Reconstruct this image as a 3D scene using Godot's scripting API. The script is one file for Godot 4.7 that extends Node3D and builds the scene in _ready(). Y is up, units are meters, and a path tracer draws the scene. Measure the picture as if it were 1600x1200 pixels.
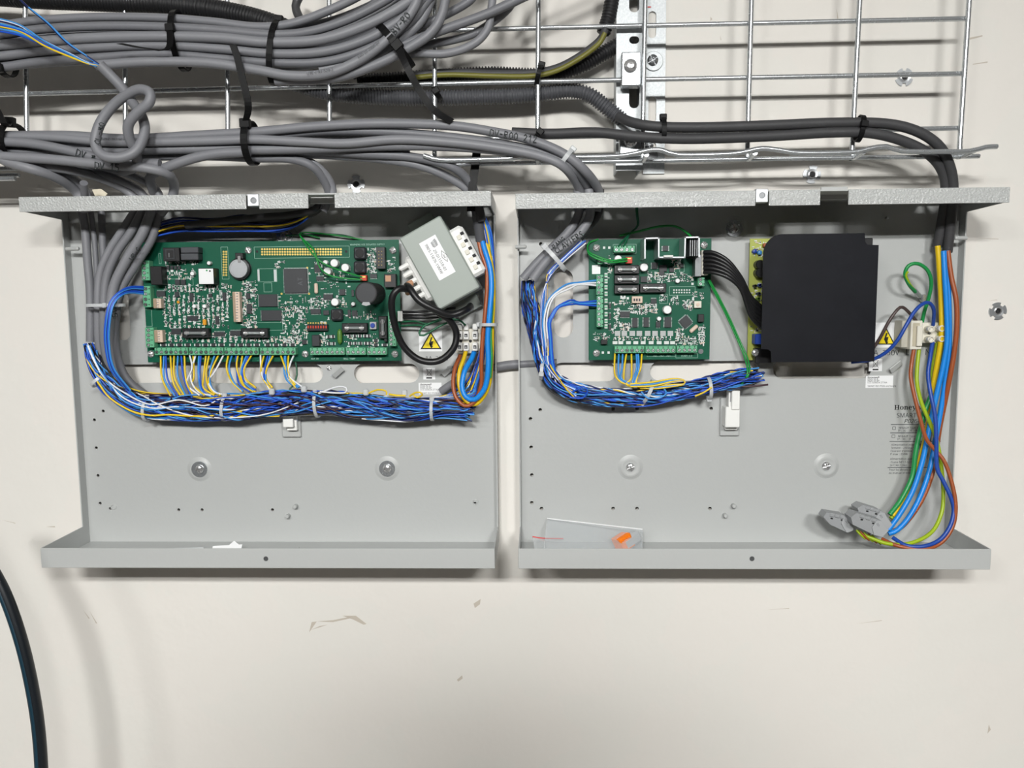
extends Node3D
# Two open alarm panel enclosures on a plastered wall under a wire cable tray.
# Wall = plane z 0, x to the right, y up, z out of the wall. Helper at(u, v, z): the point, z millimetres
# in front of the wall, that was measured at (u, v) in the 1600 x 1200 photograph.
const EYE := Vector3(0, 1.6, 0.81)
const FOCAL := 1190.0
const PANEL := 6.6
const LAMP_ENERGY := 2.1
var turn: Basis
var used := {}
var boxes := {}
var lathes := {}
var M := {}
var rng := RandomNumberGenerator.new()
var lift := 0.0  # millimetres added to depths that are counted from the back panel of a box

func _ready():
	rng.seed = 7
	setup_camera_and_light()
	make_materials()
	room()
	left_enclosure()
	right_enclosure()
	cable_tray()
	upper_cables()
	lower_cables()
	black_cables()
	cable_ties()
	lift = PANEL
	large_board()
	transformer_corner()
	left_harness()
	small_board()
	power_supply()
	right_harness()
	mains_wiring()
	lift = 0.0
	loose_things()
	onlooker()

func setup_camera_and_light():
	turn = Basis.from_euler(Vector3(deg_to_rad(-5.79617), deg_to_rad(1.80764), deg_to_rad(-0.50751)), EULER_ORDER_YXZ)
	var cam := Camera3D.new()
	cam.name = "camera"
	cam.fov = rad_to_deg(2.0 * atan(600.0 / FOCAL))
	cam.near = 0.02
	cam.far = 50.0
	add_child(cam)
	cam.transform = Transform3D(turn, EYE)
	cam.current = true
	var e := Environment.new()
	e.background_mode = Environment.BG_COLOR
	e.background_color = Color(0, 0, 0)
	e.tonemap_mode = Environment.TONE_MAPPER_LINEAR
	e.tonemap_exposure = 1.0
	e.sdfgi_enabled = true
	e.ssao_enabled = true
	e.ssil_enabled = true
	var we := WorldEnvironment.new()
	we.name = "environment"
	we.environment = e
	add_child(we)
	# three ceiling battens in a row: x of each
	for lamp in [[-0.85, 0.42], [-0.18, 1.6], [0.5, 1.0]]:
		var x: float = lamp[0]
		var l := AreaLight3D.new()
		l.name = "batten_light"
		l.area_size = Vector2(0.3, 0.12)
		l.light_energy = LAMP_ENERGY * lamp[1]
		l.light_color = Color(1.0, 1.0, 0.99)
		l.area_range = 9.0
		l.area_attenuation = 2.0
		l.shadow_enabled = true
		add_child(l, true)
		l.position = Vector3(x, 2.19, 1.775)
		l.look_at(Vector3(x, 1.69, 1.275))


# ---------------------------------------------------------------- helpers
func at(u: float, v: float, z := 0.0) -> Vector3:
	var d := turn * Vector3((u - 800.0) / FOCAL, (600.0 - v) / FOCAL, -1.0)
	return EYE + d * ((EYE.z - (z + lift) * 0.001) / -d.z)

func path(a: Array) -> Array:
	var out := []
	for i in range(0, a.size(), 3):
		out.append(at(a[i], a[i + 1], a[i + 2]))
	return out

func level(z: float, a: Array) -> Array:
	var out := []
	for i in range(0, a.size(), 2):
		out.append(at(a[i], a[i + 1], z))
	return out

# runs a measured [u, v, ...] line on past the picture's left and top edges
func beyond(a: Array) -> Array:
	var b := a.duplicate()
	if b[0] <= -20:
		b = [b[0] - 240, b[1] + (b[1] - b[3]) * 1.2] + b
	var n := b.size()
	if b[n - 1] <= -6:
		var d := Vector2(b[n - 2] - b[n - 4], b[n - 1] - b[n - 3]).normalized() * 160.0
		b.append_array([b[n - 2] + d.x, b[n - 1] + d.y])
	return b

func numbered(called: String) -> String:
	used[called] = used.get(called, -1) + 1
	return called if used[called] == 0 else "%s_%03d" % [called, used[called]]

func tag(o: Node3D, label: String, category: String, group := "") -> Node3D:
	o.set_meta("label", label)
	o.set_meta("category", category)
	if group:
		o.set_meta("group", group)
	return o

func thing(called: String, label: String, category: String, pos: Vector3, group := "") -> Node3D:
	var o := Node3D.new()
	o.name = numbered(called)
	add_child(o)
	o.position = pos
	return tag(o, label, category, group)

func part(parent: Node3D, called: String, mesh: Mesh, m: Material, pos := Vector3.ZERO, basis := Basis()) -> MeshInstance3D:
	var o := MeshInstance3D.new()
	o.name = called
	o.mesh = mesh
	o.material_override = m
	parent.add_child(o, true)
	o.global_transform = Transform3D(basis, pos)
	return o

func solo(called: String, mesh: Mesh, m: Material, pos: Vector3, label: String, category: String, group := "", basis := Basis()) -> MeshInstance3D:
	var o := MeshInstance3D.new()
	o.name = numbered(called)
	o.mesh = mesh
	o.material_override = m
	add_child(o)
	o.transform = Transform3D(basis, pos)
	tag(o, label, category, group)
	return o

func setting(called: String, mesh: Mesh, m: Material, pos: Vector3) -> MeshInstance3D:
	var o := MeshInstance3D.new()
	o.name = called
	o.mesh = mesh
	o.material_override = m
	add_child(o)
	o.position = pos
	o.set_meta("kind", "structure")
	return o

func rotz(deg: float) -> Basis:
	return Basis(Vector3(0, 0, 1), deg_to_rad(deg))

func raw(v: PackedVector3Array, n: PackedVector3Array, idx: PackedInt32Array, uv := PackedVector2Array()) -> ArrayMesh:
	var a := []
	a.resize(Mesh.ARRAY_MAX)
	a[Mesh.ARRAY_VERTEX] = v
	a[Mesh.ARRAY_NORMAL] = n
	a[Mesh.ARRAY_INDEX] = idx
	if uv.size():
		a[Mesh.ARRAY_TEX_UV] = uv
	var m := ArrayMesh.new()
	m.add_surface_from_arrays(Mesh.PRIMITIVE_TRIANGLES, a)
	return m

# flat faces collected into one mesh; each face is a convex fan, pushed with its outward side
class Faces:
	var v := PackedVector3Array()
	var n := PackedVector3Array()
	var idx := PackedInt32Array()
	func fan(p: Array, out: Vector3):
		var q := p
		var nn: Vector3 = (q[1] - q[0]).cross(q[2] - q[0])
		if nn.dot(out) > 0.0:
			q = p.duplicate()
			q.reverse()
			nn = -nn
		var nrm := -nn.normalized()
		var b := v.size()
		for x in q:
			v.append(x)
			n.append(nrm)
		for i in range(1, q.size() - 1):
			idx.append_array(PackedInt32Array([b, b + i, b + i + 1]))
	func box(c: Vector3, s: Vector3, bs := Basis()):
		var h := s * 0.5
		for k in 3:
			for sg in [-1.0, 1.0]:
				var a := Vector3.ZERO
				a[k] = sg * h[k]
				var u := Vector3.ZERO
				u[(k + 1) % 3] = h[(k + 1) % 3]
				var w := Vector3.ZERO
				w[(k + 2) % 3] = h[(k + 2) % 3]
				fan([c + bs * (a + u + w), c + bs * (a + u - w), c + bs * (a - u - w), c + bs * (a - u + w)], bs * a)

func done(f: Faces) -> ArrayMesh:
	return raw(f.v, f.n, f.idx)

# chamfered box about its centre, sizes in metres
func cbox(s: Vector3, c := 0.0006) -> ArrayMesh:
	c = minf(c, minf(s.x, minf(s.y, s.z)) * 0.3)
	var key := "%.5f %.5f %.5f %.5f" % [s.x, s.y, s.z, c]
	if boxes.has(key):
		return boxes[key]
	var f := Faces.new()
	var h := s * 0.5
	var sg := [-1.0, 1.0]
	for k in 3:
		var k1 := (k + 1) % 3
		var k2 := (k + 2) % 3
		for a in sg:
			var p := []
			for t in [[1, 1], [1, -1], [-1, -1], [-1, 1]]:
				var q := Vector3.ZERO
				q[k] = a * h[k]
				q[k1] = t[0] * (h[k1] - c)
				q[k2] = t[1] * (h[k2] - c)
				p.append(q)
			var o := Vector3.ZERO
			o[k] = a
			f.fan(p, o)
			for b in sg:
				var e := []
				for t in [[0, 1], [1, 1], [1, -1], [0, -1]]:
					var q := Vector3.ZERO
					q[k] = a * (h[k] - (c if t[0] else 0.0))
					q[k1] = b * (h[k1] - (0.0 if t[0] else c))
					q[k2] = t[1] * (h[k2] - c)
					e.append(q)
				var o2 := Vector3.ZERO
				o2[k] = a
				o2[k1] = b
				f.fan(e, o2)
	for a in sg:
		for b in sg:
			for d in sg:
				f.fan([Vector3(a * h.x, b * (h.y - c), d * (h.z - c)), Vector3(a * (h.x - c), b * h.y, d * (h.z - c)), Vector3(a * (h.x - c), b * (h.y - c), d * h.z)], Vector3(a, b, d))
	boxes[key] = done(f)
	return boxes[key]

# profile of [radius, z] in millimetres turned round z
func lathe(prof: Array, seg := 16, key := "") -> ArrayMesh:
	if key == "":
		key = str(prof) + str(seg)
	if lathes.has(key):
		return lathes[key]
	var v := PackedVector3Array()
	var n := PackedVector3Array()
	var idx := PackedInt32Array()
	for i in prof.size() - 1:
		var a: Array = prof[i]
		var b: Array = prof[i + 1]
		var d := Vector2(b[0] - a[0], b[1] - a[1])
		if d.length() < 0.0001:
			continue
		var nr := Vector2(d.y, -d.x).normalized()
		var base := v.size()
		for s in seg + 1:
			var c := cos(TAU * s / seg)
			var sn := sin(TAU * s / seg)
			for q in [a, b]:
				v.append(Vector3(q[0] * c, q[0] * sn, q[1]) * 0.001)
				n.append(Vector3(nr.x * c, nr.x * sn, nr.y))
		for s in seg:
			var k := base + s * 2
			idx.append_array(PackedInt32Array([k, k + 1, k + 2, k + 2, k + 1, k + 3]))
	lathes[key] = raw(v, n, idx)
	return lathes[key]

func disc(r: float, h: float, seg := 20) -> ArrayMesh:
	var c := minf(0.25, minf(r, h) * 0.3)
	return lathe([[r, 0], [r, h - c], [r - c, h], [0, h]], seg)

func extrude(pts: PackedVector2Array, depth: float) -> ArrayMesh:
	var f := Faces.new()
	var tri := Geometry2D.triangulate_polygon(pts)
	for i in range(0, tri.size(), 3):
		var q := []
		for k in 3:
			q.append(Vector3(pts[tri[i + k]].x, pts[tri[i + k]].y, depth))
		f.fan(q, Vector3(0, 0, 1))
		var w := []
		for k in 3:
			w.append(Vector3(pts[tri[i + k]].x, pts[tri[i + k]].y, 0))
		f.fan(w, Vector3(0, 0, -1))
	var ccw := not Geometry2D.is_polygon_clockwise(pts)
	for i in pts.size():
		var a := pts[i]
		var b := pts[(i + 1) % pts.size()]
		var e := b - a
		var o := Vector3(e.y, -e.x, 0) * (1.0 if ccw else -1.0)
		f.fan([Vector3(a.x, a.y, 0), Vector3(b.x, b.y, 0), Vector3(b.x, b.y, depth), Vector3(a.x, a.y, depth)], o)
	return done(f)

func spline(p: Array, step := 0.004) -> Array:
	if p.size() < 3:
		return p
	var out := []
	for i in p.size() - 1:
		var p1: Vector3 = p[i]
		var p2: Vector3 = p[i + 1]
		var p0: Vector3 = p[i - 1] if i > 0 else p1 * 2.0 - p2
		var p3: Vector3 = p[i + 2] if i + 2 < p.size() else p2 * 2.0 - p1
		var cnt := maxi(2, int(ceil(p1.distance_to(p2) / step)))
		for k in cnt:
			out.append(p1.cubic_interpolate(p2, p0, p3, float(k) / cnt) if true else p1)
	out.append(p[-1])
	return out

# a round tube through points; returns [mesh, origin]; wave = [pitch, depth] makes it corrugated
func tube(p: Array, r: float, sides := 8, wave := []) -> Array:
	var org: Vector3 = p[0]
	var v := PackedVector3Array()
	var n := PackedVector3Array()
	var idx := PackedInt32Array()
	var t0: Vector3 = (p[1] - p[0]).normalized()
	var nx := t0.cross(Vector3(0.13, 0.31, 0.94)).normalized()
	var s := 0.0
	for i in p.size():
		var t: Vector3 = (p[mini(i + 1, p.size() - 1)] - p[maxi(i - 1, 0)]).normalized()
		nx = (nx - t * nx.dot(t)).normalized()
		var ny := t.cross(nx)
		if i > 0:
			s += p[i].distance_to(p[i - 1])
		var rr := r
		if wave.size():
			rr = r - wave[1] * clampf(0.5 + 1.3 * sin(TAU * s / wave[0]), 0.0, 1.0)
		for k in sides:
			var d := nx * cos(TAU * k / sides) + ny * sin(TAU * k / sides)
			v.append(p[i] - org + d * rr)
			n.append(d)
	for i in p.size() - 1:
		for k in sides:
			var a := i * sides + k
			var b := i * sides + (k + 1) % sides
			idx.append_array(PackedInt32Array([a, a + sides, b, b, a + sides, b + sides]))
	for e in 2:
		var i := 0 if e == 0 else p.size() - 1
		var c := v.size()
		var d: Vector3 = -t0 if e == 0 else (p[-1] - p[-2]).normalized()
		v.append(p[i] - org)
		n.append(d)
		for k in sides:
			v.append(v[i * sides + k])
			n.append(d)
		for k in sides:
			if e == 0:
				idx.append_array(PackedInt32Array([c, c + 1 + k, c + 1 + (k + 1) % sides]))
			else:
				idx.append_array(PackedInt32Array([c, c + 1 + (k + 1) % sides, c + 1 + k]))
	if wave.size():
		var st := SurfaceTool.new()
		st.create_from(raw(v, n, idx), 0)
		st.generate_normals()
		return [st.commit(), org]
	return [raw(v, n, idx), org]

func cable(called: String, p: Array, r: float, m: Material, label: String, category: String, group := "", sides := 10, step := 0.005) -> MeshInstance3D:
	var t := tube(spline(p, step), r * 0.001, sides)
	return solo(called, t[0], m, t[1], label, category, group)

func cable_part(parent: Node3D, called: String, p: Array, r: float, m: Material, sides := 8, step := 0.004) -> MeshInstance3D:
	var t := tube(spline(p, step), r * 0.001, sides)
	return part(parent, called, t[0], m, t[1])

# flat strap through points: w = half width vector along the axis that the strap goes round, th = thickness
func strap(p: Array, w: Vector3, th: float, closed := false) -> Array:
	var org: Vector3 = p[0]
	var f := Faces.new()
	var cnt := p.size()
	var ring := []
	for i in cnt:
		var a: Vector3 = p[(i - 1 + cnt) % cnt] if closed or i > 0 else p[0]
		var b: Vector3 = p[(i + 1) % cnt] if closed or i < cnt - 1 else p[-1]
		var t: Vector3 = (b - a).normalized()
		var o := t.cross(w.normalized()).normalized() * th * 0.5
		var c: Vector3 = p[i] - org
		ring.append([c + w + o, c - w + o, c - w - o, c + w - o])
	for i in (cnt if closed else cnt - 1):
		var r0: Array = ring[i]
		var r1: Array = ring[(i + 1) % cnt]
		var mid: Vector3 = (r0[0] + r0[2] + r1[0] + r1[2]) * 0.25
		for k in 4:
			var q := [r0[k], r0[(k + 1) % 4], r1[(k + 1) % 4], r1[k]]
			f.fan(q, (q[0] + q[1] + q[2] + q[3]) * 0.25 - mid)
	if not closed:
		f.fan(ring[0], ring[0][0] - ring[1][0])
		f.fan(ring[-1], ring[-1][0] - ring[-2][0])
	return [done(f), org]

# a cable tie round a bundle: centre, direction of the bundle in the picture plane (degrees), half sizes across and in depth (mm)
func tie(called: String, c: Vector3, deg: float, across: float, deep: float, width: float, m: Material, label: String, group := "", head := 0.25, tail := []) -> Node3D:
	var o := thing(called, label, "cable tie", c, group)
	var b := rotz(deg)
	var p := []
	for k in 28:
		var a := TAU * k / 28
		p.append(c + b * Vector3(0, cos(a) * across, sin(a) * deep) * 0.001)
	var s := strap(p, b * Vector3(width * 0.0005, 0, 0), 0.0011, true)
	part(o, "band", s[0], m, s[1])
	var ha := PI * 2.0 * head
	var hp := c + b * Vector3(0, cos(ha) * (across + 1.0), sin(ha) * (deep + 1.0)) * 0.001
	part(o, "head", cbox(Vector3(width * 1.5, width * 1.3, width * 0.8) * 0.001, 0.0006), m, hp, b)
	if tail.size():
		var ts := strap(spline([hp] + tail, 0.004), b * Vector3(width * 0.0005, 0, 0), 0.0011)
		part(o, "tail", ts[0], m, ts[1])
	return o

# box whose front face is seen at a rectangle of the picture, from depth z0 to z1 (mm)
func block(parent: Node3D, called: String, u0: float, v0: float, u1: float, v1: float, z0: float, z1: float, m: Material, c := 0.4, deg := 0.0) -> MeshInstance3D:
	var a := at(u0, v0, z1)
	var b := at(u1, v1, z1)
	var mid := (a + b) * 0.5
	mid.z = (z0 + z1) * 0.0005 + lift * 0.001
	return part(parent, called, cbox(Vector3(absf(b.x - a.x), absf(a.y - b.y), (z1 - z0) * 0.001), c * 0.001), m, mid, rotz(deg))

func put(parent: Node3D, called: String, mesh: Mesh, m: Material, u: float, v: float, z: float, deg := 0.0) -> MeshInstance3D:
	return part(parent, called, mesh, m, at(u, v, z), rotz(deg))

var font: SystemFont
func words(parent: Node3D, s: String, pos: Vector3, cap: float, m: Material, deg := 0.0, bold := false, slant := 0.0, align := HORIZONTAL_ALIGNMENT_CENTER, fam := "Droid Sans") -> MeshInstance3D:
	var t := TextMesh.new()
	var f := SystemFont.new()
	f.font_names = PackedStringArray([fam])
	if bold:
		f.font_weight = 700
	t.font = f
	t.text = s
	t.font_size = 24
	t.pixel_size = cap * 0.001 / (0.714 * 24)
	t.depth = 0.00006
	t.curve_step = 3.0
	t.horizontal_alignment = align
	t.vertical_alignment = VERTICAL_ALIGNMENT_CENTER
	var b := rotz(deg)
	if slant != 0.0:
		b = b * Basis(Vector3(1, 0, 0), Vector3(slant, 1, 0), Vector3(0, 0, 1))
	return part(parent, "lettering", t, m, pos, b)

# handwriting: strokes on a 0..1 x 0..1.4 grid
const PEN := {
	"D": [[0, 0, 0, 1.4, 0.7, 1.2, 0.8, 0.6, 0.5, 0.1, 0, 0]], "V": [[0, 1.4, 0.35, 0, 0.8, 1.4]], "1": [[0.1, 1.0, 0.45, 1.4, 0.45, 0]],
	"5": [[0.75, 1.4, 0.1, 1.4, 0.1, 0.8, 0.6, 0.8, 0.75, 0.4, 0.5, 0, 0.05, 0.1]], "-": [[0.1, 0.7, 0.6, 0.7]], "R": [[0, 0, 0, 1.4, 0.6, 1.3, 0.6, 0.85, 0, 0.7, 0.7, 0]],
	"0": [[0.4, 1.4, 0.05, 1.0, 0.05, 0.4, 0.4, 0, 0.75, 0.4, 0.75, 1.0, 0.4, 1.4]], "2": [[0.05, 1.1, 0.4, 1.4, 0.7, 1.0, 0.1, 0, 0.8, 0]], "C": [[0.75, 1.25, 0.4, 1.4, 0.05, 0.9, 0.05, 0.4, 0.4, 0, 0.75, 0.2]],
	"L": [[0, 1.4, 0, 0, 0.7, 0]], "A": [[0, 0, 0.4, 1.4, 0.8, 0], [0.15, 0.5, 0.65, 0.5]], "I": [[0.3, 1.4, 0.3, 0]], "E": [[0.7, 1.4, 0, 1.4, 0, 0, 0.7, 0], [0, 0.7, 0.55, 0.7]],
	"S": [[0.75, 1.25, 0.3, 1.4, 0.05, 1.05, 0.65, 0.5, 0.5, 0.05, 0, 0.15]], "N": [[0, 0, 0, 1.4, 0.75, 0, 0.75, 1.4]], "G": [[0.75, 1.25, 0.3, 1.4, 0.05, 0.7, 0.35, 0, 0.75, 0.2, 0.75, 0.65, 0.45, 0.65]],
	"B": [[0, 0, 0, 1.4, 0.6, 1.2, 0.5, 0.8, 0, 0.7, 0.7, 0.5, 0.6, 0.1, 0, 0]], " ": [], "x": [[0, 0.2, 0.7, 1.2, 0.1, 1.1, 0.8, 0.3, 0.2, 0.7, 0.9, 0.8]],
}
func pen(parent: Node3D, s: String, u: float, v: float, z: float, high: float, deg: float):
	var f := Faces.new()
	var org := at(u, v, z)
	var b := rotz(deg)
	var x := 0.0
	var k := high / 1.4 * 0.001
	for ch in s:
		for stroke in PEN.get(ch, []):
			for i in range(0, stroke.size() - 2, 2):
				var a := Vector2(x + stroke[i], stroke[i + 1]) * k
				var c := Vector2(x + stroke[i + 2], stroke[i + 3]) * k
				var e := c - a
				f.box(b * Vector3((a.x + c.x) * 0.5, (a.y + c.y) * 0.5, 0), Vector3(e.length() + 0.0003, 0.0006, 0.0003), b * Basis(Vector3(0, 0, 1), e.angle()))
		x += 1.05
	part(parent, "handwriting", done(f), M.ink, org)

# ---------------------------------------------------------------- materials
func noise_tex(freq: float, kind: int, lo: Color, hi: Color, normal := false, size := 256, seed_ := 3, bump := 4.0) -> NoiseTexture2D:
	var fn := FastNoiseLite.new()
	fn.noise_type = kind
	fn.frequency = freq
	fn.seed = seed_
	var t := NoiseTexture2D.new()
	t.width = size
	t.height = size
	t.seamless = true
	t.noise = fn
	if normal:
		t.as_normal_map = true
		t.bump_strength = bump
	else:
		var g := Gradient.new()
		g.set_color(0, lo)
		g.set_color(1, hi)
		t.color_ramp = g
	return t

func mat(called: String, hex: String, rough := 0.5, metal := 0.0, spec := 0.5) -> StandardMaterial3D:
	var m := StandardMaterial3D.new()
	m.albedo_color = Color(hex)
	m.roughness = rough
	m.metallic = metal
	m.metallic_specular = spec
	M[called] = m
	return m

func triplanar(m: StandardMaterial3D, tile_mm: float):
	m.uv1_triplanar = true
	m.uv1_world_triplanar = true
	m.uv1_scale = Vector3.ONE * (1000.0 / tile_mm)

func make_materials():
	var w := mat("wall", "ffffff", 0.85)
	w.albedo_texture = noise_tex(0.008, FastNoiseLite.TYPE_SIMPLEX, Color("e3ded8"), Color("e1dfd8"), false, 512)
	w.normal_enabled = true
	w.normal_texture = noise_tex(0.03, FastNoiseLite.TYPE_SIMPLEX, Color.BLACK, Color.WHITE, true, 512, 5, 1.0)
	w.normal_scale = 0.25
	triplanar(w, 700)
	mat("ceiling", "8c8a88", 0.9)
	mat("floor", "c8c4be", 0.6)
	mat("room_wall", "6e6a66", 0.9)
	var p := mat("paint", "b3b5b4", 0.42)
	p.normal_enabled = true
	p.normal_texture = noise_tex(0.035, FastNoiseLite.TYPE_CELLULAR, Color.BLACK, Color.WHITE, true, 256, 9, 3.0)
	p.normal_scale = 0.10
	triplanar(p, 50)
	var h := mat("hammered", "b6b8b7", 0.15)
	h.normal_enabled = true
	h.normal_texture = noise_tex(0.05, FastNoiseLite.TYPE_SIMPLEX, Color.BLACK, Color.WHITE, true, 256, 2, 8.0)
	h.normal_scale = 0.45
	triplanar(h, 42)
	var z := mat("zinc", "c2c6c9", 0.3, 0.75)
	z.roughness_texture = noise_tex(0.06, FastNoiseLite.TYPE_CELLULAR, Color(0.75, 0.75, 0.75), Color(1, 1, 1))
	triplanar(z, 60)
	var g := mat("galvanised", "c9cccd", 0.5, 0.5)
	g.albedo_texture = noise_tex(0.07, FastNoiseLite.TYPE_CELLULAR, Color(0.86, 0.87, 0.88), Color(1, 1, 1))
	triplanar(g, 40)
	mat("steel", "c2c5c8", 0.3, 0.7)
	mat("chrome", "dadada", 0.2, 0.75)
	mat("dark_steel", "7c7e80", 0.4, 0.8)
	mat("grey_cable", "7a7b80", 0.5)
	mat("grey_cable_b", "727378", 0.5)
	mat("grey_cable_c", "808186", 0.5)
	mat("black_rubber", "3a3a3c", 0.6)
	mat("black_plastic", "141416", 0.4)
	mat("matt_black", "1a1a1c", 0.7)
	mat("conduit_grey", "4c4d51", 0.5)
	mat("conduit_black", "1c1c1e", 0.5)
	mat("tie_black", "0c0c0d", 0.5, 0.0, 0.3)
	var tc := mat("tie_clear", "d3d6d8", 0.35)
	tc.transparency = BaseMaterial3D.TRANSPARENCY_ALPHA
	tc.albedo_color.a = 0.72
	mat("ink", "1d2626", 0.7)
	mat("print_ink", "3a3c40", 0.7)
	mat("ink_black", "0c0c0d", 0.6)
	mat("sticker", "ecedee", 0.5)
	mat("warning_yellow", "f2d90a", 0.5)
	mat("pcb", "07533d", 0.45, 0.0, 0.35)
	mat("pcb_yellow", "a8b050", 0.5)
	mat("terminal_green", "64ad86", 0.45)
	mat("terminal_dark", "1c5c3c", 0.5)
	mat("beige", "d6c0ae", 0.5)
	mat("ivory", "dcd8cb", 0.5)
	mat("white_plastic", "ebebe8", 0.45)
	mat("chip", "2a2c30", 0.5)
	mat("gold", "d8bd6a", 0.35, 0.7)
	mat("solder", "c3c8c8", 0.35, 0.6)
	mat("silver_pad", "d5d8d6", 0.45)
	mat("silk", "a9cdbd", 0.6)
	mat("red_plastic", "c23a22", 0.5)
	mat("orange_plastic", "e8780c", 0.45)
	mat("amber", "d9941a", 0.45)
	mat("trim_blue", "1c3f9a", 0.4)
	mat("olive", "4f7a2c", 0.5)
	mat("copper", "b98a6a", 0.4)
	mat("transformer_grey", "9aa29c", 0.45)
	mat("lever_grey", "97999b", 0.45)
	mat("lever_light", "a6a8aa", 0.45)
	mat("glass_fuse", "9aa0a0", 0.15, 0.4)
	mat("wire_blue", "1c53c4", 0.4)
	mat("wire_sky", "3f8fd6", 0.4)
	mat("wire_pale_blue", "8fbfe6", 0.4)
	mat("wire_navy", "141f55", 0.4)
	mat("wire_black", "17171c", 0.4)
	mat("wire_maroon", "3d2128", 0.4)
	mat("wire_yellow", "e6c425", 0.4)
	mat("wire_white", "e4e6ea", 0.4)
	mat("wire_green", "1c8a3c", 0.4)
	mat("wire_dark_green", "0e5a3a", 0.4)
	mat("wire_brown", "9a4f28", 0.4)
	mat("wire_umber", "4a3c3a", 0.4)
	mat("mains_blue", "1384dc", 0.4)
	mat("mains_dark_blue", "1c459c", 0.4)
	mat("mains_yellow", "d9b60c", 0.4)
	mat("mains_lime", "9cb51c", 0.4)
	mat("mains_green", "1c8a46", 0.4)
	mat("hose", "10161c", 0.4)
	mat("hose_blue", "10303f", 0.4)
	mat("crumb", "e8dfc9", 0.8)
	mat("scuff", "c2b9ad", 0.9)
	mat("red_mark", "d05050", 0.7)
	mat("shirt", "4a4e57", 0.85)
	mat("trousers", "2c3038", 0.85)
	mat("skin", "c4957c", 0.55)
	mat("hair", "2c221c", 0.7)
	var bag := mat("bag", "dfe4e6", 0.12)
	bag.transparency = BaseMaterial3D.TRANSPARENCY_ALPHA
	bag.albedo_color.a = 0.3
	var le := mat("lamp_glow", "ffffff", 0.5)
	le.emission_enabled = true
	le.emission = Color(1, 0.99, 0.97)
	le.emission_energy_multiplier = 4.0
	mat("lamp_body", "e4e4e2", 0.5)
	screw_mesh = screw_shape()
	anchor_mesh = anchor_shape()

var screw_mesh: Mesh
var anchor_mesh: Mesh

func csg_box(parent: Node, s: Vector3, pos: Vector3, deg := 0.0, cut := true) -> CSGBox3D:
	var b := CSGBox3D.new()
	b.name = "cut_box"
	b.size = s
	if cut:
		b.operation = CSGShape3D.OPERATION_SUBTRACTION
	parent.add_child(b, true)
	b.position = pos
	b.rotation_degrees.z = deg
	return b

func csg_cyl(parent: Node, r: float, h: float, pos: Vector3, cut := true, sides := 20) -> CSGCylinder3D:
	var b := CSGCylinder3D.new()
	b.name = "cut_round"
	b.radius = r
	b.height = h
	b.sides = sides
	if cut:
		b.operation = CSGShape3D.OPERATION_SUBTRACTION
	parent.add_child(b, true)
	b.position = pos
	b.rotation_degrees.x = 90
	return b

# cross-head screw, radius 3.2 mm: four domed quarters stand proud of a disc, the cross between them is sunk
func screw_shape() -> ArrayMesh:
	var f := Faces.new()
	var n := 6
	for q in 4:
		var bs := Basis(Vector3(0, 0, 1), q * PI / 2)
		for ring in [[3.2, 0.6, 2.4, 1.5], [2.4, 1.5, 1.2, 1.9]]:
			for k in n:
				var pts := []
				for e in [[k, 0], [k + 1, 0], [k + 1, 2], [k, 2]]:
					var r: float = ring[e[1]]
					var m := asin(0.36 / r)
					var a := lerpf(m, PI / 2 - m, float(e[0]) / n)
					pts.append(bs * Vector3(cos(a) * r, sin(a) * r, ring[e[1] + 1]) * 0.001)
				f.fan(pts, bs * Vector3(1, 1, 3))
		var c := []
		for k in n + 1:
			var m := asin(0.36 / 1.2)
			var a := lerpf(m, PI / 2 - m, float(k) / n)
			c.append(bs * Vector3(cos(a) * 1.2, sin(a) * 1.2, 1.9) * 0.001)
		c.append(bs * Vector3(0.36, 0.36, 1.9) * 0.001)
		f.fan(c, Vector3(0, 0, 1))
		f.fan([bs * Vector3(0.36, 0.36, 0.5) * 0.001, bs * Vector3(3.1, 0.36, 0.5) * 0.001, bs * Vector3(2.4, 0.36, 1.5) * 0.001, bs * Vector3(0.36, 0.36, 1.9) * 0.001], bs * Vector3(0, -1, 0))
		f.fan([bs * Vector3(0.36, 0.36, 0.5) * 0.001, bs * Vector3(0.36, 3.1, 0.5) * 0.001, bs * Vector3(0.36, 2.4, 1.5) * 0.001, bs * Vector3(0.36, 0.36, 1.9) * 0.001], bs * Vector3(-1, 0, 0))
	for k in 24:
		var a := TAU * k / 24
		var b := TAU * (k + 1) / 24
		f.fan([Vector3.ZERO + Vector3(0, 0, 0.0006), Vector3(cos(a) * 3.2, sin(a) * 3.2, 0.6) * 0.001, Vector3(cos(b) * 3.2, sin(b) * 3.2, 0.6) * 0.001], Vector3(0, 0, 1))
		f.fan([Vector3(cos(a) * 3.2, sin(a) * 3.2, 0.6) * 0.001, Vector3(cos(b) * 3.2, sin(b) * 3.2, 0.6) * 0.001, Vector3(cos(b) * 3.2, sin(b) * 3.2, -0.4) * 0.001, Vector3(cos(a) * 3.2, sin(a) * 3.2, -0.4) * 0.001], Vector3(cos(a), sin(a), 0))
	return done(f)

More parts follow.
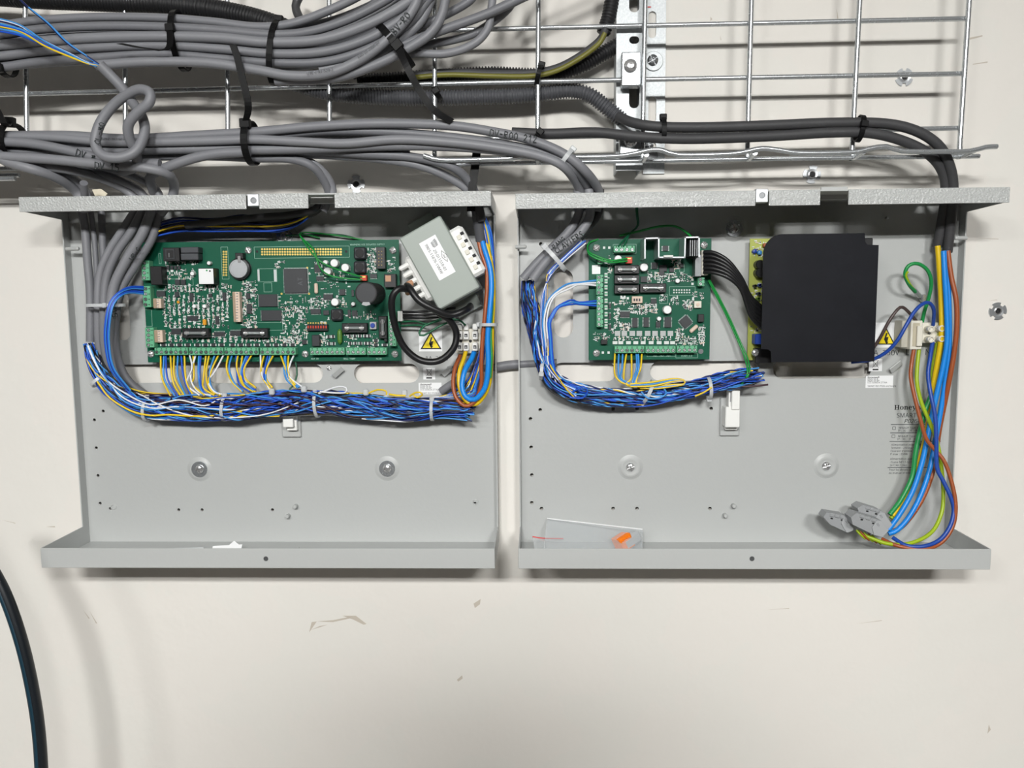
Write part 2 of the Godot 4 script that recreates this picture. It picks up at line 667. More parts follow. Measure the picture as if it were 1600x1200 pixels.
# flange of a threaded socket: four claws round a ring
func anchor_shape() -> ArrayMesh:
	var f := Faces.new()
	for q in 4:
		var bs := Basis(Vector3(0, 0, 1), q * PI / 2 + 0.5)
		for k in 8:
			var a := lerpf(0.26, PI / 2 - 0.26, k / 8.0)
			var b := lerpf(0.26, PI / 2 - 0.26, (k + 1) / 8.0)
			var p := []
			for e in [[9.0, a], [9.0, b], [5.6, b], [5.6, a]]:
				p.append(bs * Vector3(cos(e[1]) * e[0], sin(e[1]) * e[0], 1.6) * 0.001)
			f.fan(p, Vector3(0, 0, 1))
			f.fan([p[0], p[1], p[1] - Vector3(0, 0, 0.0016), p[0] - Vector3(0, 0, 0.0016)], p[0])
			if k == 0:
				f.fan([p[0], p[3], p[3] - Vector3(0, 0, 0.0016), p[0] - Vector3(0, 0, 0.0016)], p[0] - p[1])
			if k == 7:
				f.fan([p[1], p[2], p[2] - Vector3(0, 0, 0.0016), p[1] - Vector3(0, 0, 0.0016)], p[1] - p[0])
	for k in 32:
		var a := TAU * k / 32
		var b := TAU * (k + 1) / 32
		f.fan([Vector3(cos(a) * 6.2, sin(a) * 6.2, 1.58) * 0.001, Vector3(cos(b) * 6.2, sin(b) * 6.2, 1.58) * 0.001, Vector3(cos(b) * 3.4, sin(b) * 3.4, 1.2) * 0.001, Vector3(cos(a) * 3.4, sin(a) * 3.4, 1.2) * 0.001], Vector3(0, 0, 1))
		f.fan([Vector3(cos(a) * 6.2, sin(a) * 6.2, 1.58) * 0.001, Vector3(cos(b) * 6.2, sin(b) * 6.2, 1.58) * 0.001, Vector3(cos(b) * 6.2, sin(b) * 6.2, 0) * 0.001, Vector3(cos(a) * 6.2, sin(a) * 6.2, 0) * 0.001], Vector3(cos(a), sin(a), 0))
	return done(f)

func screw(parent: Node3D, u: float, v: float, z: float, r_mm := 3.0, deg := 20.0, m: Material = null) -> MeshInstance3D:
	var b := rotz(deg).scaled(Vector3.ONE * r_mm / 3.2)
	return part(parent, "screw", screw_mesh, m if m else M.chrome, at(u, v, z), b)

# ---------------------------------------------------------------- the room
func room():
	var t := 0.12
	var x := 4.0
	var d := 7.0
	var hgt := 2.3
	var wall := setting("wall_back", cbox(Vector3(2 * x + 2 * t, hgt + 2 * t, t), 0.0001), M.wall, Vector3(0, hgt / 2, -t / 2))
	setting("wall_front", cbox(Vector3(2 * x + 2 * t, hgt + 2 * t, t), 0.0001), M.room_wall, Vector3(0, hgt / 2, d + t / 2))
	setting("wall_left", cbox(Vector3(t, hgt + 2 * t, d), 0.0001), M.room_wall, Vector3(-x - t / 2, hgt / 2, d / 2))
	setting("wall_right", cbox(Vector3(t, hgt + 2 * t, d), 0.0001), M.room_wall, Vector3(x + t / 2, hgt / 2, d / 2))
	setting("floor", cbox(Vector3(2 * x, t, d), 0.0001), M.floor, Vector3(0, -t / 2, d / 2))
	setting("ceiling", cbox(Vector3(2 * x, t, d), 0.0001), M.ceiling, Vector3(0, hgt + t / 2, d / 2))
	var where := ["left end of the row", "middle of the row", "right end of the row"]
	var k := 0
	for lx in [-0.85, -0.18, 0.5]:
		var o := thing("ceiling_light", "white batten ceiling light, " + where[k] + " behind the camera", "ceiling light", Vector3(lx, hgt, 1.8), "batten lights on the ceiling")
		part(o, "housing", cbox(Vector3(0.36, 0.06, 0.12), 0.004), M.lamp_body, Vector3(lx, hgt - 0.03, 1.84))
		var b := Basis(Vector3(1, 0, 0), deg_to_rad(45))
		part(o, "lamp_diffuser", cbox(Vector3(0.3, 0.12, 0.012), 0.002), M.lamp_glow, Vector3(lx, 2.197, 1.782), b)
		part(o, "bracket", cbox(Vector3(0.3, 0.06, 0.06), 0.004), M.lamp_body, Vector3(lx, 2.225, 1.81))
		k += 1
	# scuffs and scratches on the plaster
	for s in [[483, 988, 487, 972, 495, 971, 486, 984], [495, 971, 520, 969, 545, 964, 548, 966, 520, 972], [535, 962, 556, 962, 573, 975, 568, 976, 552, 968], [486, 984, 500, 978, 512, 976, 500, 980],
			[130, 953, 140, 966, 139, 967], [140, 955, 152, 974, 150, 974], [1196, 953, 1233, 950, 1233, 951], [1335, 975, 1378, 969, 1378, 970], [1545, 1132, 1548, 1140, 1543, 1146], [714, 1062, 722, 1055, 723, 1060, 716, 1065],
			[2, 812, 24, 817, 24, 818], [72, 823, 86, 822, 86, 824], [740, 943, 751, 936, 750, 944, 742, 950], [1510, 60, 1535, 55, 1535, 57, 1512, 63], [1520, 100, 1543, 96, 1543, 98, 1520, 101], [1307, 12, 1310, 30, 1308, 30],
			[1110, 26, 1113, 30, 1110, 33], [1125, 55, 1127, 62, 1126, 63], [1525, 372, 1560, 373, 1560, 374], [1545, 470, 1558, 468, 1558, 469]]:
		var pts := PackedVector2Array()
		var org := at(s[0], s[1], 0)
		for i in range(0, s.size(), 2):
			var q := at(s[i], s[i + 1], 0) - org
			pts.append(Vector2(q.x, q.y))
		part(wall, "scuff_mark", extrude(pts, 0.0001), M.scuff, org + Vector3(0, 0, 0.00003))
	# claw sockets set into the plaster
	var spots := [[557, 288, "above the left box's top edge"], [1268, 273, "just above the right box's notched top edge"], [1412, 121, "behind the wires of the cable tray"], [1558, 486, "right of the right box"]]
	for s in spots:
		var p := at(s[0], s[1], 0)
		var o := thing("wall_socket_nut", "round notched steel threaded socket in the wall " + s[2], "wall anchor", p, "threaded sockets in the wall")
		part(o, "flange", anchor_mesh, M.steel, p, rotz(float(s[0])))
		part(o, "threaded_bore", lathe([[3.5, 0.9], [2.6, 0.9], [2.6, 0.2], [0, 0.2]], 16), M.matt_black, p)
		part(o, "inner_ring", lathe([[3.7, 0.2], [3.7, 2.0], [3.0, 2.2], [2.7, 1.2]], 20), M.chrome, p)

# ---------------------------------------------------------------- the two enclosures
const Y0 := 1.6
func mm(x: float, y: float, z: float) -> Vector3:
	return Vector3(x * 0.001, Y0 + y * 0.001, z * 0.001)

func plate(o: Node3D, called: String, x0: float, x1: float, y0: float, y1: float, z0: float, z1: float, m: Material) -> MeshInstance3D:
	return part(o, called, cbox(Vector3(x1 - x0, y1 - y0, z1 - z0) * 0.001, 0.0005), m, mm((x0 + x1) / 2, (y0 + y1) / 2, (z0 + z1) / 2))

func csg_slot(b: Node3D, u0: float, v0: float, u1: float, v1: float):
	var a := at(u0, v0, 2)
	var c := at(u1, v1, 2)
	var mid := (a + c) * 0.5 - b.global_position
	mid.z = 0
	var w := absf(c.x - a.x)
	var h := absf(a.y - c.y)
	var r := minf(w, h) * 0.5
	csg_box(b, Vector3(w - (2 * r if w > h else 0.0), h - (2 * r if h > w else 0.0), 0.01), mid)
	var e := Vector3(w / 2 - r, 0, 0) if w > h else Vector3(0, h / 2 - r, 0)
	csg_cyl(b, r, 0.01, mid + e)
	csg_cyl(b, r, 0.01, mid - e)

func csg_hole(b: Node3D, u: float, v: float, r: float):
	var p := at(u, v, 2) - b.global_position
	p.z = 0
	csg_cyl(b, r * 0.001, 0.01, p, true, 14)

func shell(o: Node3D, x0: float, x1: float, top: float, zt: float, slots: Array, holes: Array, lip: Array, entries: Array) -> void:
	var bot := -254.0
	var b := CSGBox3D.new()
	b.name = "back_panel"
	b.size = Vector3(x1 - x0, top - bot, 1.4) * 0.001
	b.material = M.paint
	o.add_child(b)
	b.global_position = mm((x0 + x1) / 2, (top + bot) / 2, 1.6 + PANEL)
	for s in slots:
		csg_slot(b, s[0], s[1], s[2], s[3])
	for h in holes:
		csg_hole(b, h[0], h[1], h[2])
	var prof := PackedVector2Array([Vector2(0, bot), Vector2(88, bot), Vector2(89, bot + 20), Vector2(20, bot + 21), Vector2(20, top - 14), Vector2(zt - 1, top - 13), Vector2(zt - 1, top), Vector2(0, top)])
	var pts := PackedVector2Array()
	for q in prof:
		pts.append(q * 0.001)
	var wall := extrude(pts, 0.0012)
	var side := Basis(Vector3(0, 0, 1), Vector3(0, 1, 0), Vector3(-1, 0, 0))
	part(o, "side_wall", wall, M.paint, mm(x0 + 1.2, 0, 0), side)
	part(o, "side_wall", wall, M.paint, mm(x1, 0, 0), side)
	plate(o, "bottom_plate", x0 + 1.2, x1 - 1.2, bot, bot + 1.2, 2 + PANEL, 89, M.paint)
	plate(o, "bottom_lip", x0, x1, bot, bot + 20, 89, 90.4, M.paint)
	var tp := CSGBox3D.new()
	tp.name = "top_plate"
	tp.size = Vector3(x1 - x0 - 2.4, 1.2, zt - 3) * 0.001
	tp.material = M.paint
	o.add_child(tp)
	var tpos := mm((x0 + x1) / 2, top - 0.6, 2 + (zt - 3) / 2)
	tp.global_position = tpos
	for en in entries:
		var a := at(en[0], en[1], en[2])
		var c := at(en[3], en[1], en[2])
		csg_box(tp, Vector3(absf(c.x - a.x), 0.01, (en[5] - en[4]) * 0.001), Vector3((a.x + c.x) / 2, 0, (en[4] + en[5]) * 0.0005) - Vector3(tpos.x, 0, tpos.z))
	for s in lip:
		var a := at(s[0], 310, zt)
		var c := at(s[1], 310, zt)
		plate(o, "top_lip", maxf(a.x * 1000, x0), minf(c.x * 1000, x1), top - 14, top, zt, zt + 1.2, M.hammered)

func boss(o: Node3D, u: float, v: float, washer: bool, r := 8.6):
	var p := at(u, v, 2.3)
	part(o, "embossed_boss", lathe([[13.5, 0], [12, 0.5], [10, 1.4], [8.5, 1.6], [6, 1.2], [0, 1.0]], 32), M.paint, p)
	if washer:
		put(o, "washer", lathe([[r, 0], [r, 1.3], [r - 0.3, 1.6], [3, 1.6], [0, 1.6]], 32), M.zinc, u, v, 3.6)
	screw(o, u, v, 5.4 if washer else 3.6, 4.6)

func left_enclosure():
	var o := thing("enclosure", "open light grey steel enclosure on the left, with the transformer and larger board", "enclosure", mm(-266, -254, 45))
	var holes := []
	for h in [[166.7, 641], [153, 654.7], [156, 698], [158.7, 741], [162, 784], [177.7, 792], [283.7, 794], [320, 794], [429, 794], [742.7, 784]]:
		holes.append([h[0], h[1], 1.7])
	shell(o, -492, -41, 108, 84, [[183, 455, 210, 531], [185, 569, 283, 597], [327, 569, 508, 597], [555, 568, 657, 597]], holes, [[30, 385], [405, 482], [523, 800]], [[118, 305, 44, 258, 26, 62], [494, 300, 44, 528, 30, 66], [726, 300, 40, 756, 26, 58]])
	lift = PANEL
	for h in [[177.7, 792], [742.7, 784]]:
		put(o, "rim", lathe([[3.4, 0], [3.2, 0.7], [2.4, 0.9], [2.0, 0.2]], 20), M.paint, h[0], h[1], 2.3)
	boss(o, 312, 733, true)
	boss(o, 605, 732, true)
	boss(o, 445, 369, true)
	for h in [[463, 790], [451, 805]]:
		put(o, "stud", lathe([[2.2, 0], [2.2, 6], [1.6, 6.8], [0, 7]], 14), M.paint, h[0], h[1], 2.3)
	part(o, "hinge_pin", lathe([[2, 0], [2, 14], [1.4, 15], [0, 15]], 14), M.paint, at(104, 389, 19), Basis(Vector3(0, 1, 0), deg_to_rad(80)))
	lift = 0.0
	block(o, "cover_clip", 386, 303, 405, 322, 78, 86, M.steel, 0.5)
	put(o, "clip_hole", lathe([[3.0, 0], [3.0, 0.3], [2.2, 0.3], [2.0, 0.0], [0, 0.0]], 16), M.dark_steel, 396, 313, 86.1)
	block(o, "lip_tab", 484, 302, 523, 318, 60, 62, M.paint, 0.4)
	put(o, "lip_hole", lathe([[2.4, 0], [2.4, 0.15], [0, 0.15]], 16), M.dark_steel, 415.5, 873, 90.4)
	plate(o, "tray_rib", -292, -252, -252.8, -251.9, 30, 66, M.paint)
	lift = PANEL
	# knocked-up tabs between the slots
	for s in [[528, 582, -40], [699, 580, -40]]:
		part(o, "bent_tab", cbox(Vector3(13, 6, 1.2) * 0.001), M.paint, at(s[0], s[1], 8), rotz(-s[2]) * Basis(Vector3(1, 0, 0), 0.5))
	screw(o, 514, 575, 3, 2.6, 50)
	# black and yellow shock sign, bin sign, rating plate and print, all flat on the panel
	shock_sign(o, 654, 514, 691, 549, [673, 517.5, 690, 545.5, 657, 545.5], -1)
	words(o, "1A  250V", at(683, 560, 2.4), 4.6, M.print_ink)
	bin_sign(o, 661, 575, 680, 593)
	rating_plate(o, 654, 598, 690, 616)
	# red paint dab beside the right screw
	words(o, "//", at(596, 719, 2.4), 4.5, M.red_mark)
	lift = 0.0

func sticker(o: Node3D, called: String, u0: float, v0: float, u1: float, v1: float, m: Material, z := 2.3) -> MeshInstance3D:
	return block(o, called, u0, v0, u1, v1, z, z + 0.12, m, 0.02)

func flat_poly(o: Node3D, called: String, z: float, a: Array, m: Material) -> MeshInstance3D:
	var pts := PackedVector2Array()
	var org := at(a[0], a[1], z)
	for i in range(0, a.size(), 2):
		var q := at(a[i], a[i + 1], z) - org
		pts.append(Vector2(q.x, q.y))
	return part(o, called, extrude(pts, 0.00005), m, org)

func shock_sign(o: Node3D, u0: float, v0: float, u1: float, v1: float, t: Array, _k: int):
	var s := sticker(o, "warning_sticker", u0, v0, u1, v1, M.sticker)
	s.set_meta("label", "white sticker with yellow lightning warning triangle")
	flat_poly(s, "triangle_border", 2.44, t, M.ink_black)
	var cx: float = (t[0] + t[2] + t[4]) / 3.0
	var cy: float = (t[1] + t[3] + t[5]) / 3.0
	var inner := []
	for i in 3:
		inner.append(cx + (t[2 * i] - cx) * 0.8)
		inner.append(cy + (t[2 * i + 1] - cy) * 0.8)
	flat_poly(s, "triangle_field", 2.5, inner, M.warning_yellow)
	var b := []
	for q in [[0.5, -10], [3, -10], [0.6, -3.2], [4.2, -3.8], [2.2, 4.0], [4, 3.6], [1.4, 8], [-1.6, 3.8], [0.4, 4.0], [1.4, -0.8], [-3, 0.2]]:
		b.append(cx + q[0] - 0.3)
		b.append(cy + q[1] + 0.5)
	flat_poly(s, "lightning_bolt", 2.56, b, M.ink_black)

func bin_sign(o: Node3D, u0: float, v0: float, u1: float, v1: float):
	var s := sticker(o, "bin_sticker", u0, v0, u1, v1, M.sticker)
	s.set_meta("label", "small white crossed-out bin sticker")
	var f := Faces.new()
	var c := at((u0 + u1) / 2, (v0 + v1) / 2 - 2, 2.45)
	for q in [[-3.2, 4, 3.2, -4], [3.2, 4, -3.2, -4], [-2.4, 3, -1.6, -3], [2.4, 3, 1.6, -3], [-2.8, 3.2, 2.8, 3.2], [-1.6, -3, 1.6, -3]]:
		var a := Vector3(q[0], q[1], 0) * 0.001
		var d := Vector3(q[2], q[3], 0) * 0.001
		f.box((a + d) / 2, Vector3(a.distance_to(d), 0.00035, 0.00005), Basis(Vector3(0, 0, 1), Vector2(d.x - a.x, d.y - a.y).angle()))
	part(s, "bin_print", done(f), M.ink_black, c)
	block(s, "bar_print", (u0 + u1) / 2 - 4.5, v1 - 3.6, (u0 + u1) / 2 + 4.5, v1 - 1.4, 2.42, 2.5, M.ink_black, 0.01)

func rating_plate(o: Node3D, u0: float, v0: float, u1: float, v1: float):
	var s := sticker(o, "rating_sticker", u0, v0, u1, v1, M.sticker)
	s.set_meta("label", "white rating sticker with small print")
	var k := 0
	for line in ["Honeywell", "P026-50-B", "P026-50-BP", "CCE 026024 2716A", "", "SMART RIO P026 enclosure"]:
		if line:
			words(s, line, at(u0 + 2.5, v0 + 2.6 + 2.75 * k, 2.46), 1.15, M.ink_black, 0.0, k == 0, 0.0, HORIZONTAL_ALIGNMENT_LEFT)
		k += 1

func right_enclosure():
	var o := thing("enclosure", "open light grey steel enclosure on the right, with the smaller board and black cover", "enclosure", mm(207, -254, 45))
	var holes := []
	for h in [[844, 639], [829, 653], [830, 697], [831, 740], [831, 783], [846, 792], [957, 638], [994, 637], [1109, 637], [957, 792], [994, 792], [1107, 792], [845, 382]]:
		holes.append([h[0], h[1], 1.9])
	shell(o, -18, 433, 104.5, 87, [[865, 421, 895, 527], [863, 566, 962, 595], [1014, 564, 1182, 593], [1205, 562, 1357, 590]], holes, [[790, 1180], [1201, 1281], [1325, 1590]], [[892, 300, 44, 948, 32, 62], [990, 300, 20, 1002, 15, 25], [1462, 300, 40, 1497, 28, 54]])
	lift = PANEL
	boss(o, 985, 730, false)
	boss(o, 1291, 728, false)
	boss(o, 1147, 357, true)
	for h in [[1145, 789], [1132, 804]]:
		put(o, "stud", lathe([[2.2, 0], [2.2, 6], [1.6, 6.8], [0, 7]], 14), M.paint, h[0], h[1], 2.3)
	part(o, "hinge_pin", lathe([[2, 0], [2, 10], [1.4, 11], [0, 11]], 14), M.paint, at(806, 386, 18), Basis(Vector3(0, 1, 0), deg_to_rad(75)))
	part(o, "hinge_pin", lathe([[2, 0], [2, 12], [1.4, 13], [0, 13]], 14), M.paint, at(1510, 372, 19), Basis(Vector3(0, 1, 0), deg_to_rad(-80)))
	for s in [[1086, 323], [1120, 321], [1384, 341]]:
		put(o, "screw_stud", lathe([[1.4, 0], [1.4, 5], [1.0, 5.4], [0, 5.4]], 12), M.steel, s[0], s[1], 2.3)
	lift = 0.0
	block(o, "cover_clip", 1181, 295, 1200, 316, 80, 89, M.steel, 0.5)
	put(o, "clip_hole", lathe([[3.0, 0], [3.0, 0.3], [2.2, 0.3], [2.0, 0.0], [0, 0.0]], 16), M.dark_steel, 1191, 305, 89.1)
	block(o, "lip_tab", 1283, 292, 1324, 312, 60, 62, M.paint, 0.4)
	put(o, "lip_hole", lathe([[2.4, 0], [2.4, 0.15], [0, 0.15]], 16), M.dark_steel, 1175, 873, 90.4)
	plate(o, "tray_rib", 182, 222, -252.8, -251.9, 30, 66, M.paint)
	lift = PANEL
	part(o, "bent_tab", cbox(Vector3(14, 7, 1.2) * 0.001), M.paint, at(1400, 573, 8), rotz(40) * Basis(Vector3(1, 0, 0), 0.5))
	shock_sign(o, 1362, 504, 1404, 543, [1385, 512, 1398.5, 538.5, 1370, 538.5], 1)
	words(o, "1A  250V", at(1382, 551, 2.4), 5.6, M.print_ink)
	words(o, "L", at(1418, 550, 2.4), 6.0, M.print_ink)
	words(o, "N", at(1450, 550, 2.4), 6.0, M.print_ink)
	bin_sign(o, 1358, 561, 1378, 580)
	rating_plate(o, 1353, 587, 1395, 606)
	# product print on the panel beside the wires
	var L := HORIZONTAL_ALIGNMENT_LEFT
	words(o, "Honeywell", at(1397, 636.5, 2.4), 5.0, M.ink_black, 0, true, 0.0, L, "Droid Serif")
	words(o, "SMART RIO", at(1401, 649, 2.4), 4.6, M.print_ink, 0, false, 0.0, L)
	words(o, "P026-50-B", at(1413, 658, 2.4), 4.4, M.ink_black, 0, false, 0.22, L)
	var rows := [[1404, 668.5, "NF&A2P Type 3   EN50131"], [1403, 672.8, "IP : 30     IK : 08"], [1403, 681.5, "NF&A2P Type 3   Grade 3"], [1402, 686, "IP : 30     IK : 08"], [1392.5, 695, "Alimentation principale"], [1392, 699.8, "Tension : 230Vca 50Hz"], [1391.5, 704.6, "Courant d'entree max"], [1391, 709.6, "P max : 230W"],
		[1390.8, 717, "Alimentation assistee :"], [1390.4, 722, "-Yuasa NP17-12 I -"], [1390, 727, "2x17Ah 12Vcc"], [1389, 734, "Pour les details se reporter"], [1388.5, 739, "au manuel d'installation"]]
	for r in rows:
		words(o, r[2], at(r[0], r[1], 2.4), 2.1, M.print_ink, 0, false, 0.0, L)
	for v in [[1392, 663.3], [1391, 676.2], [1390, 689.6], [1387, 730.5]]:
		block(o, "printed_rule", v[0], v[1] - 0.4, 1470, v[1] + 0.4, 2.3, 2.38, M.print_ink, 0.01)
	for v in [[1397, 669], [1396, 681.6]]:
		var f := Faces.new()
		for q in [[-1.5, 0, 0.4, 3], [1.5, 0, 0.4, 3], [0, 1.5, 3, 0.4], [0, -1.5, 3, 0.4]]:
			f.box(Vector3(q[0], q[1], 0) * 0.001, Vector3(q[2], q[3], 0.05) * 0.001)
		part(o, "printed_box", done(f), M.print_ink, at(v[0], v[1], 2.4))
	lift = 0.0

# ---------------------------------------------------------------- wire cable tray on its bracket
func cable_tray():
	var o := thing("wire_cable_tray", "zinc-plated welded wire cable tray across the top of the wall", "cable tray", at(1000, 245, 40))
	# long wires, then cross wires that lie in front of them; y of the long wires follows the measured lines
	for s in [[0, 64, 660, 48, 1510, 29], [0, 148, 680, 131, 1505, 115], [560, 222, 700, 218, 1500, 200]]:
		cable_part(o, "long_wire", [at(s[0] - 300 if s[0] == 0 else s[0], s[1] + (7.4 if s[0] == 0 else 0.0), 40), at(s[2], s[3], 40), at(s[4] + 2, s[5], 40)], 2.3, M.zinc, 10, 0.05)
	for s in [[-114, -60, -118, 215], [45, -60, 42, 205], [201, -60, 196, 200], [359, -60, 356, 210], [517, -60, 515, 215], [681, -60, 679, 245], [842, -60, 840, 252], [1010, -60, 1004, 250], [1176, -60, 1168, 248], [1348, -60, 1332, 247], [1520, -60, 1500, 245]]:
		var p := [at(s[0] + (s[0] - 837) * 0.01, s[1] - 130, 44.5), at(s[2], s[3], 44.5)]
		if s[2] > 660:
			var ue: float = 837 + (s[2] - 837) * 1.036
			p[1] = at(s[2], s[3] - 26, 44.5)
			p.append(at(s[2], s[3] - 16, 44.5))
			p.append(at(s[2], s[3] - 8, 44.5))
			p.append(at(837 + (s[2] - 837) * 1.002, 254.5 - 0.0145 * (s[2] - 672), 45))
			p.append(at(837 + (s[2] - 837) * 1.006, 255 - 0.0145 * (s[2] - 672) + 1.0, 48))
			p.append(at(ue, 246 - 0.0135 * (ue - 662), 70))
		cable_part(o, "cross_wire", p, 2.4, M.zinc, 10, 0.01)
	cable_part(o, "edge_wire", level(46, [672, 258, 850, 254, 1200, 248, 1530, 244]), 2.2, M.zinc, 10, 0.03)
	var wav := [662, 243, 690, 250, 760, 249, 800, 247, 830, 241, 850, 239, 880, 245, 960, 244, 990, 240, 1018, 234, 1035, 235, 1060, 242, 1130, 241, 1160, 238, 1190, 232, 1220, 235, 1250, 239, 1330, 238, 1360, 232, 1385, 229, 1410, 236, 1470, 237, 1515, 236, 1540, 230, 1558, 229]
	cable_part(o, "wavy_edge_wire", level(72, wav), 2.3, M.zinc, 10, 0.008)
	for s in [[42, -300, 268, 34, 263], [42, -300, 277, 30, 274], [50, -300, 284, 24, 279]]:
		cable_part(o, "edge_wire", [at(s[1], s[2], s[0] + 10), at(s[3], s[4], s[0] + 10)], 2.2, M.zinc)
	# slotted mounting bracket
	var b := thing("tray_bracket", "slotted galvanised steel bracket that carries the wire tray", "bracket", at(1000, 270, 2))
	for s in [[964, 1004, 266, 30.0, 32.0, 985, 15, [[-40, -12], [2, 37], [73, 84], [139, 181], [216, 224]]], [1008, 1038, 271, 1.0, 3.0, 1019, 12, [[18, 60], [151, 192], [222, 240]]]]:
		var a := at(s[0], -120, s[4])
		var c := at(s[1], s[2], s[4])
		var m := CSGBox3D.new()
		m.name = "slotted_strip"
		m.size = Vector3(absf(c.x - a.x), absf(a.y - c.y), (s[4] - s[3]) * 0.001)
		m.material = M.galvanised
		b.add_child(m, true)
		m.global_position = Vector3((a.x + c.x) / 2, (a.y + c.y) / 2, (s[3] + s[4]) * 0.0005)
		for q in s[7]:
			csg_slot(m, s[5] - s[6] * 0.5, q[0], s[5] + s[6] * 0.5, q[1])
	var wa := at(1003, -120, 32)
	var wb := at(1003, 266, 32)
	part(b, "web", cbox(Vector3(0.0018, wa.y - wb.y, 0.030)), M.galvanised, Vector3(wa.x + 0.001, (wa.y + wb.y) / 2, 0.016))
	var wl := at(965, -120, 32)
	part(b, "web", cbox(Vector3(0.0018, wa.y - wb.y, 0.030)), M.galvanised, Vector3(wl.x + 0.001, (wa.y + wb.y) / 2, 0.016))
	# clamp plates with their bolts, washer and screw
	for s in [[971, 81, 1001, 134, 985, 103], [968, 215, 1003, 243, 985, 220]]:
		block(b, "clamp_plate", s[0], s[1], s[2], s[3], 36, 47, M.zinc, 1.2)
		put(b, "carriage_bolt", lathe([[6.6, 0], [6.4, 1.2], [5.2, 2.6], [3, 3.6], [0, 4]], 24), M.chrome, s[4], s[5], 47)
	put(b, "washer", lathe([[9.6, 0], [9.6, 1.4], [9.2, 1.7], [0, 1.7]], 32), M.galvanised, 1021, 96, 3.1)
	screw(b, 1020, 94, 5.4, 5.4, 30, M.dark_steel)
	put(b, "washer", lathe([[7, 0], [7, 1.4], [6.6, 1.7], [0, 1.7]], 32), M.dark_steel, 1017, 243, 3.1)
	screw(b, 1014, 226, 5.0, 4.6, 10, M.dark_steel)
	words(b, "-", at(1014, 8, 3.2), 12, M.red_mark)

# ---------------------------------------------------------------- grey cables
func sheath(i: int) -> Material:
	return [M.grey_cable, M.grey_cable_b, M.grey_cable_c][i % 3]

